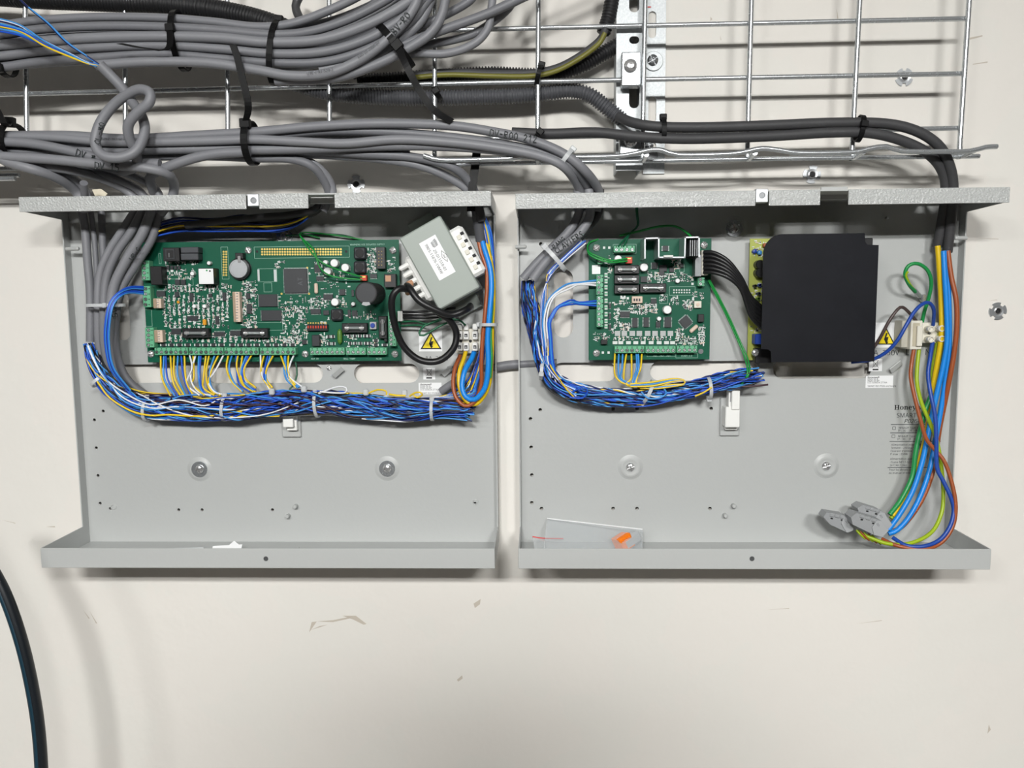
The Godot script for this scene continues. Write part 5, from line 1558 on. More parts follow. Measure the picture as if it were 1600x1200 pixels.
func left_harness():
	var w := "the harness under the long circuit board"
	harness([[141, 536, 5], [147, 560, 10], [160, 588, 15], [185, 615, 18], [225, 632, 20], [290, 638, 22], [350, 637, 22], [420, 632, 21], [490, 629, 20], [560, 634, 20], [630, 640, 19], [690, 638, 15], [742, 643, 16]], 27, 9, [
		[M.wire_blue, "bright blue", 9, true], [M.wire_sky, "sky blue", 7, true], [M.wire_white, "white", 3, true], [M.wire_blue, "bright blue", 20, false], [M.wire_sky, "sky blue", 14, false], [M.wire_navy, "navy", 16, false], [M.wire_maroon, "maroon", 6, false], [M.wire_yellow, "yellow", 3, false], [M.wire_white, "white", 2, false], [M.wire_black, "black", 12, false]], w)
	cable("harness_wire", path([152, 596, 40, 172, 622, 38, 205, 642, 37, 235, 649, 36, 262, 648, 35, 300, 650, 35, 330, 650, 34, 345, 645, 32, 378, 643, 34]), 1.0, M.wire_yellow, "long yellow wire lying on the front of the harness's left bend", "wire", "", 8)
	for k in [0, 2, 3]:
		var m: Material = [M.wire_white, M.wire_white, M.wire_white, M.wire_sky][k]
		var dv: float = k * 9.0
		cable("harness_wire", path([137 + k, 540, 36, 148 + k * 2, 566 + dv * 0.3, 38, 165 + k * 3, 592 + dv * 0.4, 38, 195, 614 + dv * 0.5, 37, 235, 632 + dv * 0.3, 36, 280, 625 + dv * (1.0 - k * 0.2), 36, 320 + k * 12, 634 + dv * 0.3, 35, 350 + k * 20, 622 + dv, 32, 400 + k * 20, 630, 28]), 0.85, m, ["white", "white", "white", "sky blue"][k] + " wire on the front of the harness's left bend", "wire", "light wires on the harness's left bend", 6)
	# terminal drops
	var y: Material = M.wire_yellow
	var b: Material = M.wire_blue
	var s: Material = M.wire_sky
	var wh: Material = M.wire_white
	var list := []
	for d in [[251, y, 253, 590, 268, 622], [256, s, 257, 592, 274, 620], [259, b, 262, 592, 280, 622], [266, y, 270, 595, 282, 618], [272, y, 273, 590, 290, 622], [278, s, 278, 588, 292, 622], [283, b, 287, 590, 300, 622], [288, y, 291, 595, 302, 618], [296, wh, 300, 575, 292, 600, 312, 618], [302, y, 303, 590, 300, 600, 320, 618], [306, wh, 298, 590, 310, 612, 330, 618],
			[311, s, 310, 585, 316, 612, 335, 622], [314, b, 312, 590, 320, 614, 340, 620], [322, y, 318, 590, 318, 606, 335, 618], [327, y, 322, 585, 328, 608, 345, 618], [336, s, 328, 580, 330, 604, 342, 616], [342, y, 330, 580, 326, 604, 336, 616], [350, wh, 336, 580, 326, 596, 335, 612, 352, 617],
			[357, y, 354, 575, 362, 596, 378, 612], [363, s, 358, 575, 366, 598, 380, 612], [369, b, 370, 580, 374, 600, 390, 612], [372, y, 370, 575, 380, 602, 396, 612], [379, y, 376, 585, 384, 606, 400, 612], [386, s, 377, 578, 380, 595, 396, 610], [389, b, 379, 582, 384, 600, 400, 610], [394, y, 382, 575, 384, 592, 400, 606],
			[407, wh, 408, 580, 412, 592, 422, 610], [413, y, 408, 575, 410, 590, 424, 610], [419, b, 413, 580, 414, 596, 424, 612], [423, s, 415, 585, 418, 600, 426, 614], [428, y, 417, 575, 416, 592, 426, 606], [438, y, 444, 570, 452, 592, 462, 606], [445, s, 444, 580, 450, 596, 466, 606], [446, s, 447, 575, 452, 592, 468, 605], [451, y, 450, 570, 452, 588, 462, 602], [460, wh, 453, 570, 452, 588, 474, 606]]:
		var col: String = {y: "yellow", s: "sky blue", b: "blue", wh: "white"}[d[1]]
		list.append([d[1], col, d[0], 553.5] + d.slice(2))
	drops(list, "the long board's lower strip", 18.0)
	cable("terminal_wire", path([462, 566, 16, 464, 585, 18, 458, 602, 22, 452, 608, 24]), 0.9, M.wire_dark_green, "dark green wire behind the long board's last lower terminals", "wire", "", 6)
	# blue bunch to the left terminal strip
	for k in 7:
		cable("terminal_wire", path([192 + k * 2, 604 + k, 36, 172 + k, 575, 48, 164 + k * 1.1, 535, 52, 165 + k * 1.2, 500, 54, 172 + k, 472 + k * 0.5, 52, 188 + k * 0.5, 455 + k, 46, 205, 448 + k * 1.6, 36, 224, 448 + k * 1.9, 24]), 0.9, [b, b, s, M.wire_navy][k % 4], ["blue", "blue", "sky blue", "navy"][k % 4] + " wire in the bunch curling up to the long board's left terminals", "wire", "bunch at the long board's left terminals", 6)
	# loops of spare wire and the tie ends on top of the harness
	cable("spare_wire", path([498, 615, 34, 515, 608, 36, 530, 604, 38, 541, 606, 40, 540, 613, 40, 525, 614, 38, 500, 612, 36]), 0.9, wh, "white wire curled in a loop above the harness", "wire", "", 7)
	cable("spare_wire", path([572, 616, 34, 590, 609, 36, 603, 611, 38, 604, 617, 38]), 0.9, y, "yellow wire curled above the harness right of the white loop", "wire", "", 7)
	cable("spare_wire", path([608, 616, 34, 620, 618, 36, 634, 618, 36]), 1.1, y, "short straight yellow wire end above the harness", "wire", "", 7)
	cable("spare_wire", path([640, 619, 34, 648, 614, 37, 656, 613, 38, 660, 617, 38, 652, 621, 36, 646, 617, 36]), 0.9, y, "yellow wire coiled tightly above the harness near its right end", "wire", "", 7)
	cable("spare_wire", path([268, 622, 34, 262, 633, 34, 254, 631, 34, 250, 633, 34]), 0.8, M.wire_black, "kinked black wire end on the harness's left part", "wire", "", 6)
	for t in [[158, 594, 38, 12, "round the blue wires below the cut cables"], [232, 638, 82, 17, "round the harness's left bend"], [353, 637, 84, 18, "round the harness below the fourth terminal strip"], [496, 631, 92, 18, "round the harness right of the white connector"], [676, 640, 90, 14, "round the harness near its right end"]]:
		tie("clear_cable_tie", at(t[0], t[1], 24), t[2] - 90.0, t[3] * 0.66 + 2.0, 12.5, 3.2, M.tie_clear, "clear cable tie " + t[4], "clear ties on the left harness", 0.06)
	for t in [[475, 608], [572, 613], [632, 614], [425, 612]]:
		solo("clear_zip_tie", cbox(Vector3(0.0055, 0.0065, 0.005), 0.001), M.tie_clear, at(t[0], t[1], 34), "small clear zip tie standing up on top of the left harness", "cable tie", "clear tie heads on the left harness")
	tie("clear_cable_tie", at(164, 477, 38), 90, 20, 12, 3, M.tie_clear, "clear cable tie round the grey cables beside the long board", "", 0.3)
	# white connector below the harness
	var o := thing("inline_connector", "white connector on its small plate below the left harness", "connector", at(456, 682, 3))
	block(o, "plate", 439, 640, 470, 683, 2.4, 6, M.paint, 0.8)
	block(o, "body", 441, 644, 458, 668, 6, 18, M.white_plastic, 0.8)
	block(o, "collar", 447, 650, 464, 673, 6, 12, M.white_plastic, 0.8)

func right_harness():
	var w := "the harness of the right box"
	harness([[824, 438, 8], [828, 470, 14], [836, 500, 16], [842, 535, 15], [850, 568, 13], [868, 598, 15], [900, 614, 15], [945, 621, 14], [990, 622, 14], [1040, 616, 14], [1090, 606, 14], [1140, 594, 14], [1194, 586, 13]], 26, 9, [
		[M.wire_blue, "bright blue", 12, true], [M.wire_sky, "sky blue", 9, true], [M.wire_yellow, "yellow", 4, true], [M.wire_white, "white", 4, true], [M.wire_navy, "navy", 6, false], [M.wire_blue, "bright blue", 10, false], [M.wire_sky, "sky blue", 5, false], [M.wire_maroon, "maroon", 3, false], [M.wire_black, "black", 3, false]], w)
	# second strand that passes the tie and joins from the upper right
	for k in 12:
		var q: Array = [[M.wire_blue, "bright blue"], [M.wire_sky, "sky blue"], [M.wire_white, "white"], [M.wire_blue, "bright blue"], [M.wire_navy, "navy"], [M.wire_yellow, "yellow"]][k % 6]
		var d := (k % 4) * 3.0
		cable("harness_wire", path([915 - d, 376 + k * 0.5, 36, 885 - d * 0.6, 402 + k * 0.4, 38, 862 - d * 0.7, 428, 40, 848 + d * 0.8, 460, 40, 845 + d, 500, 40, 848 + d, 540, 40, 854 + d * 0.6, 570, 38, 872 + k, 594 + k, 36, 900, 606 + k * 1.6, 34]), 0.9, q[1 - 1], q[1] + " wire in the loose strand beside the right box's vertical slot", "wire", q[1] + " wires of the loose strand in the right box", 6)
	# to the small board's left strip
	for d in [[438, M.wire_sky, "sky blue", 850], [442, M.wire_white, "white", 852], [446, M.wire_white, "white", 856], [470, M.wire_blue, "blue", 858], [474, M.wire_sky, "sky blue", 860], [478, M.wire_blue, "blue", 862]]:
		var v: float = d[0]
		var low := v > 460
		cable("terminal_wire", path([d[3] + 8, 590.0, 34, d[3] + 2, 560.0, 38, d[3], 530.0, 40, d[3] - 2, 505, 42, d[3] + 2, (495 if low else 480), 42, d[3] + 12, (480 if low else 462), 40, d[3] + 34, (472 if low else 448) + (v - (474 if low else 442)) * 0.8, 34, 905, (474 if low else 443) + (v - (474 if low else 442)) * 0.4, 28, 932, v, 22]), 0.95, d[1], d[2] + " wire curving across the slot to the smaller board's left strip, " + ("lower" if low else "upper") + " group", "wire", "wires to the smaller board's left strip", 7)
	var y: Material = M.wire_yellow
	var s: Material = M.wire_sky
	var list := []
	for d in [[961, y, 960, 575, 962, 588, 972, 598, 990, 602], [967, s, 966, 575, 968, 592, 978, 600], [973, s, 972, 575, 970, 590, 984, 600], [979, y, 975, 580, 976, 598, 988, 604, 1000, 602], [986.5, y, 987, 575, 986, 592, 978, 600, 990, 606], [994, s, 995, 575, 990, 590, 988, 602], [997, s, 998, 575, 993, 592, 990, 604], [1003, y, 1001, 575, 996, 588, 994, 602, 1004, 609]]:
		list.append([d[1], "yellow" if d[1] == y else "sky blue", d[0], 550.5] + d.slice(2))
	drops(list, "the smaller board's lower strip", 18.0)
	for k in 3:
		cable("spare_wire", path([985, 600 + k * 2, 36, 1020, 597 + k * 3, 38, 1050, 592 + k * 2, 40, 1068, 594, 40, 1069, 600, 40, 1056, 601 + k, 38, 1025, 603 + k * 2, 36, 1000, 606, 34]), 0.95, [y, s, y][k], ["yellow wire, outermost", "sky blue wire, middle", "yellow wire, innermost"][k] + " of the flat loop above the right harness", "wire", "flat loop above the right harness", 7)
	cable("spare_wire", path([1002, 612, 38, 1012, 622, 40, 1030, 622, 40, 1041, 615, 40, 1038, 608, 40]), 0.9, s, "sky blue wire curled in a ring on the right harness", "wire", "", 7)
	cable("spare_wire", path([1086, 619, 38, 1100, 613, 40, 1112, 605, 40]), 0.9, y, "short yellow wire across the right harness's last tie", "wire", "", 7)
	cable("spare_wire", path([895, 612, 38, 912, 604, 42, 918, 612, 42, 910, 622, 40, 890, 621, 38]), 0.9, M.wire_blue, "blue wire curled in a loop on the right harness's bend", "wire", "", 7)
	cable("spare_wire", path([1160, 604, 34, 1180, 603, 36, 1200, 601, 36]), 1.0, M.wire_maroon, "maroon wire end sticking out right of the white connector", "wire", "", 7)
	for t in [[846, 578, -5.0, 11, "round the right harness's lower bend"], [1012, 612, 65.0, 15, "slanting round the right harness into a panel hole"], [1107, 606, 95.0, 13, "round the right harness near the white connector"]]:
		tie("clear_cable_tie", at(t[0], t[1], 26), t[2] - (0.0 if t[2] < 0 else 90.0), t[3] * 0.66 + 2.5, 12.5, 3.4, M.tie_clear, "clear cable tie " + t[4], "clear ties on the right harness", 0.5 if t[2] > 0 else 0.3)
	tie("clear_cable_tie", at(865, 402, 46), 42.0, 17, 13, 4, M.tie_clear, "clear cable tie across the two cut grey cables", "clear ties on the right harness", 0.12)
	var o := thing("inline_connector", "white two-part connector on its small plate in the right box", "connector", at(1141, 681, 3))
	block(o, "plate", 1126, 622, 1155, 681, 2.4, 6, M.paint, 0.8)
	block(o, "body", 1134, 636, 1156, 668, 6, 20, M.white_plastic, 0.8)
	block(o, "collar", 1133, 660, 1153, 672, 6, 12, M.white_plastic, 0.8)
	block(o, "plug", 1144, 606, 1156, 640, 8, 22, M.white_plastic, 0.6)
	var lt := block(o, "latch", 1139, 608, 1145, 636, 8, 18, M.white_plastic, 0.5)
	block(lt, "latch_slot", 1141, 612, 1143, 628, 18, 18.3, M.lever_grey, 0.1)
	for k in 2:
		cable("tamper_wire", path([1107 + k * 2, 438, 20, 1118 + k * 3, 460, 16, 1136 + k * 3, 495, 14, 1154 + k * 3, 535, 16, 1164 + k * 4, 560, 22, 1168 + k * 3, 582, 34, 1160 + k, 598, 30, 1150 + k * 2, 608, 18]), 0.9, M.wire_green, ["left", "right"][k] + " strand of green wire from the smaller board to the white connector", "wire", "green wires to the white connector", 7)

# ---------------------------------------------------------------- smaller board
func small_board():
	var zb := 14.0
	var z := zb + 0.8
	var o := thing("circuit_board", "square green circuit board with bent metal heat sink, in the right box", "circuit board", at(1013, 561, zb))
	var a := at(920, 374.5, z)
	var b := at(1108.5, 561.5, z)
	part(o, "board", cbox(Vector3(b.x - a.x, a.y - b.y, 0.0016), 0.0002), M.pcb, Vector3((a.x + b.x) / 2, (a.y + b.y) / 2, (zb + lift) * 0.001))
	standoffs(o, [[932, 387], [1100, 383], [932, 551.6]], z)
	put(o, "mounting_pad", lathe([[2.6, 0], [2.6, 0.4], [0, 0.4]], 20), M.dark_steel, 1095, 549, z)
	terminals(o, 959, 384, 992, 394, 4, z, z + 9, false, true)
	terminals(o, 934, 403, 942, 412.5, 1, z, z + 8, true, true)
	terminals(o, 932, 429.5, 942.5, 461, 4, z, z + 9, true)
	terminals(o, 932.5, 462, 942.5, 511, 6, z, z + 9, true, true)
	terminals(o, 960.5, 541, 1007, 551.6, 6, z, z + 9)
	terminals(o, 1008.8, 541, 1055.7, 551.6, 6, z, z + 9, false, true)
	terminals(o, 1057.6, 540.5, 1089.5, 551, 4, z, z + 9, false, true)
	terminals(o, 1091, 433.5, 1101, 447, 2, z, z + 8, true)
	block(o, "label_sticker", 925, 414.5, 938, 428, z, z + 0.1, M.sticker, 0.02)
	for v in [421, 436.5, 452]:
		fuse(o, 960, v - 6.6, 999, v + 6.6, z)
	fuse(o, 1000, 443, 1041, 457, z)
	# heat sink folded from one metal strip
	var prof := [1007.8, 403, 1007.8, 372.5, 1029.4, 371.8, 1029.4, 402, 1070, 402, 1070.8, 371, 1092.4, 370.5, 1092.4, 401]
	var hs := Faces.new()
	var pts := []
	for i in range(0, prof.size(), 2):
		pts.append(at(prof[i], prof[i + 1], 44))
	for i in pts.size() - 1:
		var p0: Vector3 = pts[i]
		var p1: Vector3 = pts[i + 1]
		var e := p1 - p0
		hs.box(Vector3((p0.x + p1.x) / 2, (p0.y + p1.y) / 2, 0.030 + lift * 0.001), Vector3(e.length() + 0.0012, 0.0013, 0.028), Basis(Vector3(0, 0, 1), Vector2(e.x, e.y).angle()))
	part(o, "heat_sink", done(hs), M.steel, Vector3.ZERO)
	put(o, "heat_sink_clip", cbox(Vector3(0.0095, 0.002, 0.004), 0.0006), M.white_plastic, 1044, 400.5, 44)
	for k in 4:
		block(o, "sink_fin", 1078 + k * 3.5, 375, 1079.2 + k * 3.5, 400, z + 8, z + 26, M.dark_steel, 0.1)
	for s in [[966, 404.6, 5.5, 9], [1006.5, 417.7, 6, 9], [1059, 438.7, 3.4, 5], [1043, 484, 6.3, 8], [1030, 498, 3.2, 5]]:
		silver_can(o, s[0], s[1], s[2], z, z + s[3])
	var pl := block(o, "tamper_plug", 978, 401.5, 988, 411.5, z, z + 6, M.red_plastic, 0.3)
	block(pl, "plug_pins", 980, 403, 986, 405, z + 6, z + 6.4, M.gold, 0.1)
	# supply connector with six black leads
	var cn := block(o, "supply_connector", 1086, 398, 1096, 432, z, z + 14, M.dark_steel, 0.4)
	block(cn, "housing", 1096.5, 391, 1106.5, 430, z, z + 13, M.ivory, 0.6)
	for k in 6:
		block(cn, "contact", 1098, 393.5 + k * 6.2, 1105, 396.5 + k * 6.2, z + 13, z + 13.8, M.lever_grey, 0.2)
	for k in 6:
		var v := 394.0 + k * 6.2
		cable("supply_lead", path([1100, v, 30, 1116, v + 1, 36, 1138, v + 14 - k, 40, 1158, v + 40 - k * 2.5, 38, 1172, 462 + k * 6.0, 34, 1188, 478 + k * 6.4, 30, 1200, 486 + k * 6.4, 28]), 2.0, M.black_plastic, ["topmost", "second", "third", "fourth", "fifth", "lowest"][k] + " black lead between the smaller board and the power supply", "cable", "black supply leads", 10)
	block(o, "jumper", 987.5, 463, 1004, 473.5, z, z + 5, M.beige, 0.4)
	for k in 3:
		block(o, "jumper_pin", 990 + k * 4, 466.5, 992.5 + k * 4, 470.5, z + 5, z + 5.5, M.chip, 0.1)
	rows_of_pads(o, 1053, 453.2, 4.05, 3.9, 7, 2, 0.85, z, M.silver_pad)
	var sw := block(o, "push_button", 1085, 470.5, 1096, 481, z, z + 4, M.ivory, 0.3)
	put(sw, "button", lathe([[1.8, 0], [1.8, 0.8], [0, 0.9]], 16), M.beige, 1090.5, 475.8, z + 4)
	for s in [[969, 487, 984, 495, "tb"], [988.5, 496.5, 996, 511.6, "lr"], [1006, 496, 1013.7, 511, "lr"], [1039, 495, 1048.5, 511.6, "lr"], [1025, 503, 1032, 511, "tb"], [1001, 432, 1011, 441, "r"], [1017, 467, 1026, 474, "tb"], [1036, 384, 1044, 392, "lr"], [1072, 396, 1080, 404, "r"], [1019, 410, 1027, 420, "lr"], [1030, 414, 1042, 424, ""], [1046, 418, 1053, 425, "r"], [1030, 424, 1038, 430, "b"], [1062, 412, 1068, 418, ""], [951, 474, 955, 481, "tb"], [951, 490, 955, 498, "tb"], [951, 507, 955, 515, "tb"]]:
		chip(o, s[0], s[1], s[2], s[3], z, 2.0, s[4])
	chip(o, 1064, 495.5, 1079, 510.5, z, 2.0, "lrtb", 40)
	part(o, "crystal", cbox(Vector3(0.0100, 0.0038, 0.003), 0.0014), M.beige, at(1084, 513.6, z + 1.5), rotz(42))
	for s in [[1091, 491, 1100, 503], [939, 530.5, 949, 538], [963, 391, 968, 394]]:
		block(o, "pin_header", s[0], s[1], s[2], s[3], z, z + 5, M.black_plastic, 0.3)
	for u in [965, 975.5, 988, 999, 1012, 1023.5, 1036, 1047.5]:
		var rn := block(o, "resistor_network", u - 4.2, 517, u + 4.2, 525, z, z + 0.8, M.lever_grey, 0.1)
		for k in 4:
			block(rn, "pin_row", u - 4.4, 517.8 + k * 2.0, u + 4.4, 518.6 + k * 2.0, z + 0.7, z + 1.0, M.silver_pad, 0.05)
	for u in [961, 970, 982, 993.5, 1005, 1017.5, 1030, 1041.5, 1051]:
		block(o, "resistor", u - 3.8, 533, u + 3.8, 538, z, z + 1.2, M.silver_pad, 0.2)
	for v in [408.5, 430, 439.5, 449, 459, 470, 480.5, 491, 501.5, 510]:
		var q := block(o, "resistor", 944.6, v - 3.4, 949.4, v + 3.4, z, z + 1.2, M.silver_pad, 0.2)
		block(q, "resistor_body", 944.8, v - 1.3, 949.2, v + 1.3, z + 1.0, z + 1.4, M.terminal_green, 0.1)
	for s in [[974, 466], [981, 466], [1082, 437], [1082, 443.5], [944, 387], [952, 387], [942, 551], [951, 551]]:
		block(o, "solder_land", s[0] - 1.8, s[1] - 1.8, s[0] + 1.8, s[1] + 1.8, z, z + 0.5, M.silver_pad, 0.1)
	for u in [971, 976]:
		block(o, "resistor", u - 1.6, 462, u + 1.6, 467, z, z + 1.2, M.silver_pad, 0.2)
	litter(o, [[958, 470, 984, 476, 18], [983, 475, 1028, 490, 110], [960, 480, 968, 512, 34], [955, 512, 964, 520, 10], [968, 505, 986, 516, 40], [1032, 460, 1042, 472, 16], [1046, 462, 1060, 476, 16], [1068, 468, 1084, 484, 50], [1056, 514, 1068, 525, 24], [1056, 526, 1102, 540, 90], [1092, 508, 1102, 526, 24], [1012, 426, 1050, 442, 50], [1045, 425, 1082, 440, 30], [928, 520, 954, 532, 26], [960, 526, 1053, 531, 70], [1082, 456, 1100, 468, 16], [1050, 405, 1064, 420, 24], [950, 400, 956, 440, 16]], z)
	silkscreen(o, [[1046, 448, 1086, 461], [1031, 460, 1043, 474], [1062, 413, 1069, 425], [1011, 553, 1055, 557], [958, 382, 994, 396], [1056, 553, 1090, 559]], z)
	words(o, "ZN1    ZN2    ZN3", at(1034, 556, z + 0.05), 1.2, M.silk)
	words(o, "RS485  A B", at(1073, 556, z + 0.05), 1.2, M.silk)
	for k in 2:
		cable("tamper_wire", path([995 + k * 3, 300, 20, 994 + k * 2, 330, 16, 996 + k, 352, 12, 985, 364, 12, 972 + k * 6, 378, 20, 966 + k * 8, 386, 24]), 0.9, M.wire_dark_green, ["left", "right"][k] + " dark green wire dropping from the right box's top to the smaller board", "wire", "dark green wires above the smaller board", 6)
	cable("tamper_wire", path([968, 368, 10, 1000, 361, 14, 1030, 354, 20, 1056, 354, 24, 1076, 366, 20, 1084, 376, 16]), 1.2, M.wire_green, "green wire arching behind the heat sink", "wire", "", 7)
	for k in 2:
		cable("tamper_wire", path([935, 374, 14, 920, 380, 18, 919, 392 + k * 3, 24, 932, 400 + k * 4, 28, 955, 407 + k * 3, 28, 980, 404 + k * 4, 22]), 0.95, M.wire_green, ["upper", "lower"][k] + " green strand curling over the smaller board's corner to the red plug", "wire", "green strands to the smaller board's red plug", 7)

# ---------------------------------------------------------------- power supply under its black cover
func power_supply():
	var o := thing("power_supply", "power supply board under a large flat black cover", "power supply", at(1270, 565, 4))
	block(o, "board", 1172, 373, 1300, 562, 12, 13.6, M.pcb_yellow, 0.2)
	var zc := 48.0
	var out := []
	for k in 9:
		var a := PI - k * PI / 16.0
		out.append_array([1222 + cos(a) * 30, 399 - sin(a) * 33])
	out.append_array([1350, 364.5, 1351, 378, 1354, 382.5, 1372, 383, 1365, 564.5, 1205, 566, 1204, 549, 1200, 546, 1189, 545])
	var pts := PackedVector2Array()
	var org := at(out[0], out[1], zc)
	for i in range(0, out.size(), 2):
		var q := at(out[i], out[i + 1], zc) - org
		pts.append(Vector2(q.x, q.y))
	var cv := mat("cover_black", "1b1c21", 0.6, 0.0, 0.25)
	cv.roughness_texture = noise_tex(0.012, FastNoiseLite.TYPE_SIMPLEX, Color(0.7, 0.7, 0.7), Color(1, 1, 1))
	cv.albedo_texture = noise_tex(0.01, FastNoiseLite.TYPE_SIMPLEX, Color(0.9, 0.9, 0.9), Color(1, 1, 1), false, 256, 12)
	triplanar(cv, 160)
	part(o, "cover", extrude(pts, 0.0015), cv, org)
	var lg := block(o, "cover_leg", 1180, 544, 1206, 568, 4, 22, M.black_plastic, 0.8)
	screw(lg, 1180, 551, 23, 3.6, 15)
	block(o, "cover_leg", 1340, 372, 1364, 384, 4, 47, M.black_plastic, 0.8)
	block(o, "cover_leg", 1330, 548, 1356, 560, 4, 47, M.black_plastic, 0.8)
	for s in [[1198, 375, 1210, 391, 47]]:
		put(o, "standoff", lathe([[3, 0], [3, 34], [0, 34]], 12), M.steel, 1240, 400, 13.6)
	# parts that show along the yellow board's left edge
	for s in [[1178, 393, M.trim_blue], [1186, 395, M.wire_sky]]:
		put(o, "small_capacitor", lathe([[2.4, 0], [2.6, 1.5], [2.0, 4], [0, 4.6]], 14), s[2], s[0], s[1], 14)
	for s in [[1184, 414, 4.6], [1184, 427, 4.8]]:
		put(o, "choke", lathe([[s[2], 0], [s[2], 9], [s[2] - 0.6, 9.6], [0, 9.6]], 18), M.black_plastic, s[0], s[1], 13.6)
	for s in [[1179, 447, M.chip], [1186, 446, M.trim_blue], [1185, 459, M.wire_navy], [1184, 467, M.olive]]:
		put(o, "resistor", lathe([[1.4, -4], [1.8, -3], [1.4, 0], [1.8, 3], [1.4, 4]], 12), s[2], s[0], s[1], 16)
	block(o, "blue_capacitor", 1180, 522, 1198, 538, 13.6, 26, M.trim_blue, 0.8)
	block(o, "red_resistor", 1193, 380, 1202, 386, 13.6, 18, M.wire_brown, 0.6)
	litter(o, [[1175, 376, 1200, 400, 30], [1173, 440, 1192, 480, 30], [1173, 500, 1190, 520, 12]], 13.6)

# ---------------------------------------------------------------- mains wiring in the right box
func mains_wiring():
	var g := "mains wires in the right box"
	# the terminal block
	var t := thing("terminal_strip", "ivory terminal block with fuse housing and four round screw barrels", "terminal strip", at(1440, 546, 3))
	block(t, "fuse_housing", 1424, 501, 1440, 546, 3, 26, M.ivory, 0.6)
	block(t, "side_box", 1410, 501, 1424, 543, 3, 20, mat("ivory_grey", "b8b4a8", 0.5), 0.5)
	block(t, "housing_window", 1427, 505, 1436, 541, 26, 26.4, mat("window_beige", "b9b19c", 0.4), 0.1)
	block(t, "cover_flap", 1434, 509, 1441, 541, 26.4, 29, M.ivory, 0.5)
	block(t, "base", 1440, 504, 1466, 536, 3, 16, M.ivory, 0.6)
	for s in [[1450, 514], [1466.5, 513], [1450, 530], [1466.5, 529]]:
		var b := put(t, "screw_barrel", lathe([[3.3, -10], [3.3, 6.6], [3.0, 7], [2.2, 7], [2.1, 5.4], [0, 5.4]], 20), M.ivory, s[0], s[1], 18)
		put(b, "screw", lathe([[1.9, 0], [1.9, 0.4], [0, 0.4]], 14), M.steel, s[0], s[1], 23.5)
	put(t, "rivet_hole", lathe([[1.5, 0], [1.5, 0.2], [0, 0.2]], 14), M.dark_steel, 1452, 520.5, 16.1)
	var L := [
		["yellow earth lead from the left power cable, running down behind the blue ones", M.mains_yellow, 2.6, [1465, 384, 24, 1467, 410, 24, 1470, 460, 22, 1471, 520, 22, 1465, 565, 20, 1459, 600, 18, 1454, 640, 18, 1448, 680, 20, 1440, 710, 22, 1430, 750, 24, 1412, 785, 28, 1394, 806, 32]],
		["green side of the earth lead, left of the pale blue pair", M.mains_green, 2.4, [1466, 386, 20, 1468, 440, 20, 1474, 520, 19, 1470, 565, 18, 1462, 600, 16, 1446, 640, 20, 1436, 680, 22, 1430, 710, 24, 1425, 745, 26, 1408, 780, 30, 1390, 804, 34]],
		["second yellow-green earth lead beside it", M.mains_lime, 2.2, [1468, 520, 16, 1459, 570, 14, 1455, 610, 14, 1452, 650, 15, 1444, 690, 17, 1436, 730, 20, 1425, 765, 24, 1404, 795, 28, 1392, 810, 31]],
		["left pale blue mains lead dropping from the power cable", M.mains_blue, 2.5, [1474, 392, 27, 1476, 430, 28, 1479, 480, 28, 1480, 530, 28, 1474, 570, 27, 1465, 610, 26, 1456, 650, 26, 1448, 690, 28, 1440, 725, 30, 1427, 765, 33, 1408, 800, 36, 1388, 828, 38]],
		["right pale blue mains lead dropping from the power cable", M.mains_blue, 2.5, [1477, 392, 24, 1481, 430, 24, 1483, 490, 24, 1483, 550, 24, 1478, 590, 23, 1470, 640, 22, 1461, 690, 24, 1452, 735, 28, 1438, 775, 32, 1420, 808, 36, 1402, 828, 38, 1388, 834, 38]],
		["brown mains lead bowed out against the right wall", M.wire_brown, 2.4, [1481, 392, 25, 1486, 430, 27, 1494, 470, 30, 1495, 510, 30, 1491, 550, 29, 1484, 590, 27, 1476, 630, 22, 1468, 670, 18, 1462, 710, 18, 1455, 745, 24, 1438, 785, 32, 1412, 820, 36, 1390, 833, 36]],
		["copper-brown wire leaving the terminal block and swinging out to the right wall", M.wire_brown, 1.9, [1428, 545, 22, 1424, 570, 26, 1423, 590, 28, 1429, 620, 32, 1438, 655, 36, 1447, 685, 38, 1460, 702, 40, 1475, 720, 44, 1486, 750, 48, 1493, 785, 52, 1491, 815, 54, 1480, 838, 56, 1462, 853, 58, 1435, 858, 60, 1400, 852, 54, 1378, 842, 44]],
		["lime yellow-green wire leaving the terminal block and curving along the tray", M.mains_lime, 1.9, [1436, 545, 22, 1433, 575, 24, 1433, 600, 26, 1440, 630, 28, 1452, 658, 30, 1464, 690, 32, 1471, 730, 34, 1474, 775, 38, 1470, 805, 42, 1455, 832, 48, 1425, 848, 52, 1390, 850, 52, 1360, 840, 48, 1340, 830, 42]],
		["dark blue wire leaving the terminal block and crossing the others to the right", M.mains_dark_blue, 2.0, [1457, 535, 20, 1453, 560, 26, 1450, 585, 30, 1454, 615, 36, 1461, 650, 40, 1463, 690, 42, 1464, 730, 43, 1474, 752, 46, 1486, 778, 50, 1490, 800, 52, 1483, 825, 56, 1466, 845, 58, 1440, 854, 60, 1415, 852, 56, 1395, 840, 46]],
		["dark blue wire arching over the terminal block from under the black cover", M.mains_dark_blue, 1.8, [1330, 566, 18, 1362, 562, 26, 1385, 550, 36, 1402, 532, 42, 1415, 510, 44, 1428, 488, 42, 1440, 476, 40, 1451, 473, 36, 1459, 484, 30, 1458, 508, 18]],
		["umber brown wire bent in a peak above the shock sign", M.wire_umber, 1.6, [1362, 548, 20, 1375, 528, 26, 1389, 502, 30, 1402, 484, 30, 1410, 480, 28, 1420, 488, 24, 1432, 502, 16]],
	]
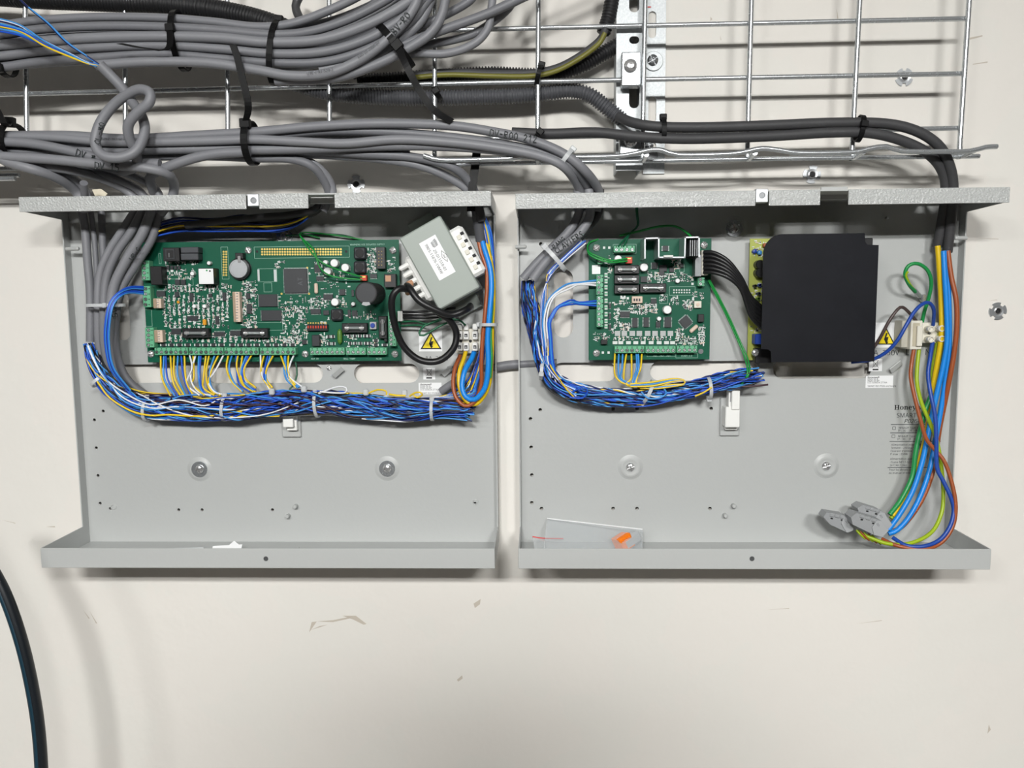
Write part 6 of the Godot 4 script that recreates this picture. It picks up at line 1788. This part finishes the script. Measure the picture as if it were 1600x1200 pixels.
	for w in L:
		cable("mains_wire", path(w[3]), w[2], w[1], w[0], "wire", g, 12, 0.004)
	var e := thing("earth_loop", "green earth wire looped up to a crimped ring terminal", "wire", at(1441, 505, 10))
	cable_part(e, "loop", path([1440, 508, 12, 1444, 488, 16, 1452, 462, 22, 1455, 440, 28, 1449, 422, 32, 1434, 412, 34, 1420, 415, 34, 1414, 428, 32, 1420, 444, 28, 1430, 456, 18]), 1.8, M.mains_green, 12)
	cable_part(e, "yellow_stripe", path([1419, 424, 34.6, 1415.5, 430, 33, 1421, 443, 29, 1429, 453, 20]), 1.2, M.mains_lime, 8)
	cable_part(e, "crimp", path([1429, 454, 18, 1437, 463, 12]), 2.4, M.steel, 10)
	put(e, "ring_lug", lathe([[4, 0], [4, 1.2], [3.4, 1.6], [0, 1.6]], 16), M.chrome, 1442, 466, 6)
	put(e, "lug_post", lathe([[2.4, 0], [2.4, 4], [0, 4]], 12), M.steel, 1442, 466, 2.3)
	# grey lever connectors
	var names := ["grey lever connector lying alone, leftmost of three", "grey lever connector in front, middle of three", "grey lever connector behind, uppermost of three"]
	var bodies := [[92, 375, 120, 335, 270, 360, 320, 385, 340, 420, 350, 490, 300, 510, 150, 440], [330, 380, 375, 340, 545, 395, 590, 405, 655, 490, 600, 550, 530, 530, 345, 440], [385, 300, 430, 270, 560, 310, 610, 330, 685, 440, 640, 490, 560, 420, 400, 335]]
	var faces := [[245, 430, 270, 375, 320, 388, 338, 420, 348, 488, 292, 508], [512, 462, 548, 410, 590, 407, 653, 490, 600, 548, 528, 528], [537, 382, 580, 332, 618, 340, 683, 440, 640, 488, 562, 400]]
	var deep := [[30, 44], [42, 58], [24, 40]]
	for k in 3:
		var cv := []
		for src in [bodies[k], faces[k]]:
			var q := []
			for i in range(0, src.size(), 2):
				q.append_array([1270 + src[i] / 5.517, 740 + src[i + 1] / 5.517])
			cv.append(q)
		var z1: float = deep[k][1]
		var c := thing("lever_connector", names[k], "connector", at(cv[0][0], cv[0][1], deep[k][0]), "grey lever connectors on the wires")
		prism(c, "body", deep[k][0], z1, cv[0], M.lever_grey)
		prism(c, "wire_face", deep[k][0] - 1, z1 + 1.2, cv[1], M.lever_light)
		var u0: float = cv[0][2]
		var v0: float = cv[0][3]
		var u1: float = cv[0][4]
		var v1: float = cv[0][5]
		for q in 3:
			var w := (q + 0.6) / 3.4
			var u := lerpf(u0, u1, w)
			var v := lerpf(v0, v1, w)
			put(c, "lever", cbox(Vector3(0.0052, 0.0036, 0.014), 0.0008), M.lever_grey, u, v + 1.0, z1 - 6, -14.0)
			if q != 1:
				put(c, "lever_gap", cbox(Vector3(0.0024, 0.0016, 0.0004), 0.0001), M.matt_black, u + 3, v + 8.5, z1, -14.0)
		words(c, "221", at((cv[1][0] + cv[1][4] * 2) / 3.0, (cv[1][1] + cv[1][5] * 2) / 3.0 + 3, z1 + 1.3), 1.8, M.print_ink, -60)
	for k in 5:
		cable("tail_wire", path([1338 + k * 6.0, 828 + k * 2.0, 46, 1345 + k * 6, 836 + k * 2, 48, 1352 + k * 6, 842 + k * 2, 46]), 1.1, M.wire_brown if k % 2 else M.mains_lime, "short stub of " + ("brown" if k % 2 else "lime") + " wire under the front lever connector", "wire", "wire stubs under the lever connector", 7)

func prism(o: Node3D, called: String, z0: float, z1: float, a: Array, m: Material) -> MeshInstance3D:
	var pts := PackedVector2Array()
	var org := at(a[0], a[1], z1)
	for i in range(0, a.size(), 2):
		var q := at(a[i], a[i + 1], z1) - org
		pts.append(Vector2(q.x, q.y))
	org.z = (z0 + lift) * 0.001
	return part(o, called, extrude(pts, (z1 - z0) * 0.001), m, org)

# ---------------------------------------------------------------- odds and ends in the trays
func loose_things():
	# left tray
	var r := Faces.new()
	for k in 5:
		r.box(Vector3(rng.randf_range(-4, 4), rng.randf_range(-1, 1.4), rng.randf_range(-2, 2)) * 0.001, Vector3(5, 4.4, 5) * 0.001, Basis.from_euler(Vector3(rng.randf(), rng.randf(), rng.randf())))
	solo("plaster_crumb", done(r), M.crumb, mm(-448, -250, 40) if false else Vector3(at(206, 850, 60).x, Y0 - 0.2502, 0.060), "small crumb of white plaster in the left box's bottom tray", "crumb")
	var pp := at(350, 853, 70)
	var paper := thing("paper_scrap", "folded scrap of printed paper in the left box's bottom tray", "paper", Vector3(pp.x, Y0 - 0.2528, 0.066))
	var pb := Basis(Vector3(1, 0, 0), deg_to_rad(-50)) * rotz(4)
	part(paper, "sheet", cbox(Vector3(0.030, 0.016, 0.0004), 0.0001), M.sticker, Vector3(pp.x, Y0 - 0.2456, 0.066), pb)
	part(paper, "folded_corner", cbox(Vector3(0.012, 0.012, 0.0004), 0.0001), M.sticker, Vector3(pp.x + 0.006, Y0 - 0.2425, 0.062), pb * rotz(50))
	var pw := words(paper, "TBQ 0085", Vector3(pp.x - 0.002, Y0 - 0.2440, 0.0660), 2.4, M.ink_black)
	pw.global_transform = Transform3D(pb, Vector3(pp.x - 0.003, Y0 - 0.2450, 0.0668))
	var ct := at(270, 845, 40)
	cable("clear_tie_scrap", [Vector3(ct.x - 0.035, Y0 - 0.2520, 0.040), Vector3(ct.x, Y0 - 0.2520, 0.036), Vector3(ct.x + 0.03, Y0 - 0.2518, 0.034)], 0.8, M.tie_clear, "cut-off length of clear tie lying in the left box's bottom tray", "cable tie")
	var tp := at(155, 301, 60)
	var scrap := Faces.new()
	scrap.fan([Vector3(-0.007, 0.003, 0), Vector3(0.002, 0.0035, 0.001), Vector3(0.008, -0.001, 0), Vector3(0.004, -0.006, 0), Vector3(-0.004, -0.004, 0)], Vector3(0, 0, 1))
	scrap.fan([Vector3(-0.007, 0.003, -0.001), Vector3(0.002, 0.0035, -0.001), Vector3(0.008, -0.001, -0.001), Vector3(0.004, -0.006, -0.001), Vector3(-0.004, -0.004, -0.001)], Vector3(0, 0, -1))
	solo("torn_scrap", done(scrap), M.crumb, tp, "pale torn scrap stuck between grey cables above the left box's corner", "scrap")
	# right tray: clear bag with an orange lever connector
	var a := at(846, 860, 60)
	var bag := thing("plastic_bag", "clear plastic bag with a red zip line, leaning in the right box's bottom tray", "bag", Vector3(at(920, 850, 50).x, Y0 - 0.2528, 0.05))
	var f := Faces.new()
	var front := level(62, [835, 856, 1001, 856, 1001, 833, 1000, 832])
	var q := [at(848, 868, 66), at(1004, 868, 68), at(1004, 827, 34), at(855, 810, 14)]
	var q2 := [at(848, 868, 44), at(1004, 868, 24), at(1004, 832, 11), at(855, 813, 10)]
	for s in [q, q2]:
		for k in 2:
			s[k].y = Y0 - 0.2522
	f.fan(q, Vector3(0, 0.5, 1))
	f.fan(q2, Vector3(0, -0.5, -1))
	for k in 4:
		f.fan([q[k], q[(k + 1) % 4], q2[(k + 1) % 4], q2[k]], (q[k] + q[(k + 1) % 4]) * 0.5 - (q[0] + q[2]) * 0.5)
	part(bag, "film", done(f), M.bag, Vector3.ZERO)
	var fold := Faces.new()
	var g := [at(836, 862, 62), at(852, 862, 62), at(852, 841, 30), at(832, 838, 30)]
	for k in 4:
		g[k].y = maxf(g[k].y, Y0 - 0.2522)
	fold.fan(g, Vector3(0, 0.5, 1))
	fold.fan([g[0] - Vector3(0, 0, 0.0006), g[1] - Vector3(0, 0, 0.0006), g[2] - Vector3(0, 0, 0.0006), g[3] - Vector3(0, 0, 0.0006)], Vector3(0, -0.5, -1))
	part(bag, "folded_end", done(fold), M.bag, Vector3.ZERO)
	cable_part(bag, "zip_line", [at(832, 838.5, 31), at(850, 841, 33), at(880, 841.5, 36)], 0.6, M.red_mark, 6)
	cable_part(bag, "edge_seam", [at(855, 810, 14.4), at(930, 818.6, 24.2), at(1004, 827, 34.4)], 0.5, M.sticker, 6)
	front.clear()
	a = at(978, 846, 34)
	var p := Vector3(a.x, Y0 - 0.2435, 0.036)
	var bs := rotz(24) * Basis(Vector3(0, 1, 0), 0.5)
	var c := thing("lever_connector", "orange and grey lever connector inside the clear bag", "connector", p)
	part(c, "body", cbox(Vector3(0.024, 0.013, 0.016), 0.003), M.lever_light, p + bs * Vector3(0.004, -0.001, 0), bs)
	for k in 5:
		part(c, "lever", cbox(Vector3(0.0155, 0.0148, 0.0024), 0.0010), M.orange_plastic, p + bs * Vector3(-0.0035, 0.0012, (k - 2) * 0.0033), bs)
		part(c, "lever_front", cbox(Vector3(0.0024, 0.0022, 0.0170), 0.0006), M.orange_plastic, p + bs * Vector3(-0.0100 + k * 0.0030, 0.0060 - absf(k - 2.0) * 0.0005, 0.0006), bs)

# ---------------------------------------------------------------- person behind the camera, whose shadow falls on the lower wall
# bones of [ax, ay, az, ra, bx, by, bz, rb] in metres, joined smoothly and meshed as surface nets into v, n, idx
func nets(bones: Array, cell: float, soft: float, org: Vector3, v: PackedVector3Array, n: PackedVector3Array, idx: PackedInt32Array):
	var lo := Vector3.ONE * 99.0
	var hi := -lo
	for b in bones:
		for e in 2:
			var c := Vector3(b[e * 4], b[e * 4 + 1], b[e * 4 + 2])
			var r: float = b[e * 4 + 3] + cell * 2.0
			lo = lo.min(c - Vector3.ONE * r)
			hi = hi.max(c + Vector3.ONE * r)
	var dim := Vector3i(((hi - lo) / cell).ceil()) + Vector3i.ONE
	var field := PackedFloat32Array()
	field.resize(dim.x * dim.y * dim.z)
	field.fill(1.0)
	for b in bones:
		var a := Vector3(b[0], b[1], b[2])
		var d := Vector3(b[4], b[5], b[6]) - a
		var rm: float = maxf(b[3], b[7]) + soft + cell * 2.0
		var l2 := maxf(d.length_squared(), 1e-9)
		var i0 := Vector3i(((a.min(a + d) - Vector3.ONE * rm - lo) / cell).floor()).clamp(Vector3i.ZERO, dim - Vector3i.ONE)
		var i1 := Vector3i(((a.max(a + d) + Vector3.ONE * rm - lo) / cell).ceil()).clamp(Vector3i.ZERO, dim - Vector3i.ONE)
		for z in range(i0.z, i1.z + 1):
			for y in range(i0.y, i1.y + 1):
				for x in range(i0.x, i1.x + 1):
					var p := lo + Vector3(x, y, z) * cell
					var t := clampf((p - a).dot(d) / l2, 0.0, 1.0)
					var s := p.distance_to(a + d * t) - lerpf(b[3], b[7], t)
					var k := (z * dim.y + y) * dim.x + x
					var o := field[k]
					var h := maxf(soft - absf(o - s), 0.0) / soft
					field[k] = minf(o, s) - h * h * soft * 0.25
	var cellv := {}
	var sx := 1
	var sy := dim.x
	var sz := dim.x * dim.y
	for z in dim.z - 1:
		for y in dim.y - 1:
			for x in dim.x - 1:
				var k := z * sz + y * sy + x
				var inside := 0
				var g := [field[k], field[k + sx], field[k + sy], field[k + sx + sy], field[k + sz], field[k + sx + sz], field[k + sy + sz], field[k + sx + sy + sz]]
				for q in 8:
					if g[q] < 0.0:
						inside += 1
				if inside == 0 or inside == 8:
					continue
				var grad := Vector3(g[1] + g[3] + g[5] + g[7] - g[0] - g[2] - g[4] - g[6], g[2] + g[3] + g[6] + g[7] - g[0] - g[1] - g[4] - g[5], g[4] + g[5] + g[6] + g[7] - g[0] - g[1] - g[2] - g[3])
				var nn := grad.normalized()
				var mean := 0.0
				for q in 8:
					mean += g[q] / 8.0
				cellv[k] = v.size()
				v.append(lo + (Vector3(x, y, z) + Vector3.ONE * 0.5) * cell - nn * clampf(mean, -cell, cell) - org)
				n.append(nn)
	for k in cellv:
		for ax in [[sx, sy, sz], [sy, sz, sx], [sz, sx, sy]]:
			var a := field[k]
			var b := field[k + ax[0]]
			if (a < 0.0) == (b < 0.0):
				continue
			var q := [k, k - ax[1], k - ax[1] - ax[2], k - ax[2]]
			if not (cellv.has(q[1]) and cellv.has(q[2]) and cellv.has(q[3])):
				continue
			var w := [cellv[q[0]], cellv[q[1]], cellv[q[2]], cellv[q[3]]]
			if a < 0.0:
				w.reverse()
			idx.append_array(PackedInt32Array([w[0], w[1], w[2], w[0], w[2], w[3]]))

func moved(bones: Array, at_: Vector3, grow := 0.0) -> Array:
	var out := []
	for b in bones:
		out.append([b[0] + at_.x, b[1] + at_.y, b[2] + at_.z, b[3] + grow, b[4] + at_.x, b[5] + at_.y, b[6] + at_.z, b[7] + grow])
	return out

func onlooker():
	# stands behind the camera facing the wall; only the shadow of the head shows in the picture
	var org := Vector3(-0.13, 0.0, 1.11)
	var torso := [[-0.08, 0.96, 0, 0.11, 0.08, 0.96, 0, 0.11], [0, 1.0, 0, 0.13, 0, 1.2, 0, 0.125], [-0.07, 1.3, 0, 0.11, 0.07, 1.3, 0, 0.11], [-0.15, 1.43, 0.01, 0.06, 0.15, 1.43, 0.01, 0.06], [0, 1.2, 0, 0.12, 0, 1.38, 0, 0.11]]
	var neck := [[0, 1.42, 0.01, 0.06, 0, 1.58, -0.01, 0.055]]
	var arms := []
	var legs := []
	var sleeves := []
	var shoes := []
	for s in [-1.0, 1.0]:
		sleeves.append([s * 0.19, 1.42, 0.01, 0.052, s * 0.235, 1.13, 0.02, 0.042])
		arms.append([s * 0.235, 1.13, 0.02, 0.04, s * 0.245, 0.87, -0.03, 0.027])
		legs.append([s * 0.09, 0.92, 0, 0.085, s * 0.10, 0.50, 0, 0.06])
		legs.append([s * 0.10, 0.50, 0, 0.058, s * 0.105, 0.09, 0.02, 0.04])
		shoes.append([s * 0.11, 0.035, 0.05, 0.035, s * 0.125, 0.03, -0.15, 0.03])
	var head := [[0, 1.71, 0.0, 0.090, 0, 1.67, -0.005, 0.085], [0, 1.62, -0.03, 0.055, 0, 1.60, -0.045, 0.045], [0, 1.69, -0.085, 0.012, 0, 1.655, -0.108, 0.014], [-0.085, 1.68, 0.0, 0.018, -0.09, 1.65, 0.0, 0.014], [0.085, 1.68, 0.0, 0.018, 0.09, 1.65, 0.0, 0.014], [-0.02, 1.615, -0.082, 0.008, 0.02, 1.615, -0.082, 0.008]]
	var hands := []
	for s in [-1.0, 1.0]:
		var w := Vector3(s * 0.245, 0.87, -0.03)
		hands.append([w.x, w.y, w.z, 0.024, w.x, w.y - 0.05, w.z - 0.012, 0.026])
		hands.append([w.x, w.y - 0.05, w.z + 0.01, 0.02, w.x, w.y - 0.085, w.z - 0.03, 0.018])
		for k in 4:
			var zz := w.z + 0.02 - k * 0.02
			var ln: float = [0.055, 0.068, 0.074, 0.066][k]
			hands.append([w.x, w.y - 0.085, zz, 0.010, w.x - s * 0.006, w.y - 0.085 - ln * 0.55, zz - 0.004, 0.009])
			hands.append([w.x - s * 0.006, w.y - 0.085 - ln * 0.55, zz - 0.004, 0.009, w.x - s * 0.022, w.y - 0.085 - ln, zz - 0.002, 0.008])
		hands.append([w.x, w.y - 0.03, w.z - 0.03, 0.012, w.x - s * 0.01, w.y - 0.07, w.z - 0.06, 0.011])
		hands.append([w.x - s * 0.01, w.y - 0.07, w.z - 0.06, 0.0105, w.x - s * 0.018, w.y - 0.1, w.z - 0.062, 0.009])
	var v := PackedVector3Array()
	var n := PackedVector3Array()
	var idx := PackedInt32Array()
	nets(torso + neck + arms + sleeves + legs, 0.016, 0.05, Vector3.ZERO, v, n, idx)
	nets(head + [[0, 1.6, -0.01, 0.055, 0, 1.55, -0.005, 0.056]], 0.008, 0.025, Vector3.ZERO, v, n, idx)
	nets(hands, 0.005, 0.008, Vector3.ZERO, v, n, idx)
	var o := thing("person", "person in a grey shirt standing behind the camera, seen only as a shadow", "person", org)
	part(o, "body", raw(v, n, idx), M.skin, org)
	for c in [["shirt", M.shirt, moved(torso.slice(1) + sleeves, Vector3.ZERO, 0.010) + [[-0.1, 0.98, 0, 0.11, 0.1, 0.98, 0, 0.11]], 0.016, 0.05], ["trousers", M.trousers, moved(legs, Vector3.ZERO, 0.012) + [[-0.08, 0.95, 0, 0.118, 0.08, 0.95, 0, 0.118]], 0.016, 0.03], ["shoes", M.black_plastic, moved(shoes, Vector3.ZERO, 0.004), 0.01, 0.01], ["hair", M.hair, [[0, 1.73, 0.012, 0.090, 0, 1.71, 0.02, 0.088], [0, 1.74, 0.0, 0.084, 0, 1.66, 0.045, 0.066]], 0.008, 0.02]]:
		v = PackedVector3Array()
		n = PackedVector3Array()
		idx = PackedInt32Array()
		nets(c[2], c[3], c[4], Vector3.ZERO, v, n, idx)
		part(o, c[0], raw(v, n, idx), c[1], org)
	for s in [-1.0, 1.0]:
		part(o, "eye", lathe([[0, -9], [6, -7], [9, 0], [6, 7], [0, 9]], 14), M.sticker, org + Vector3(s * 0.032, 1.70, -0.078))
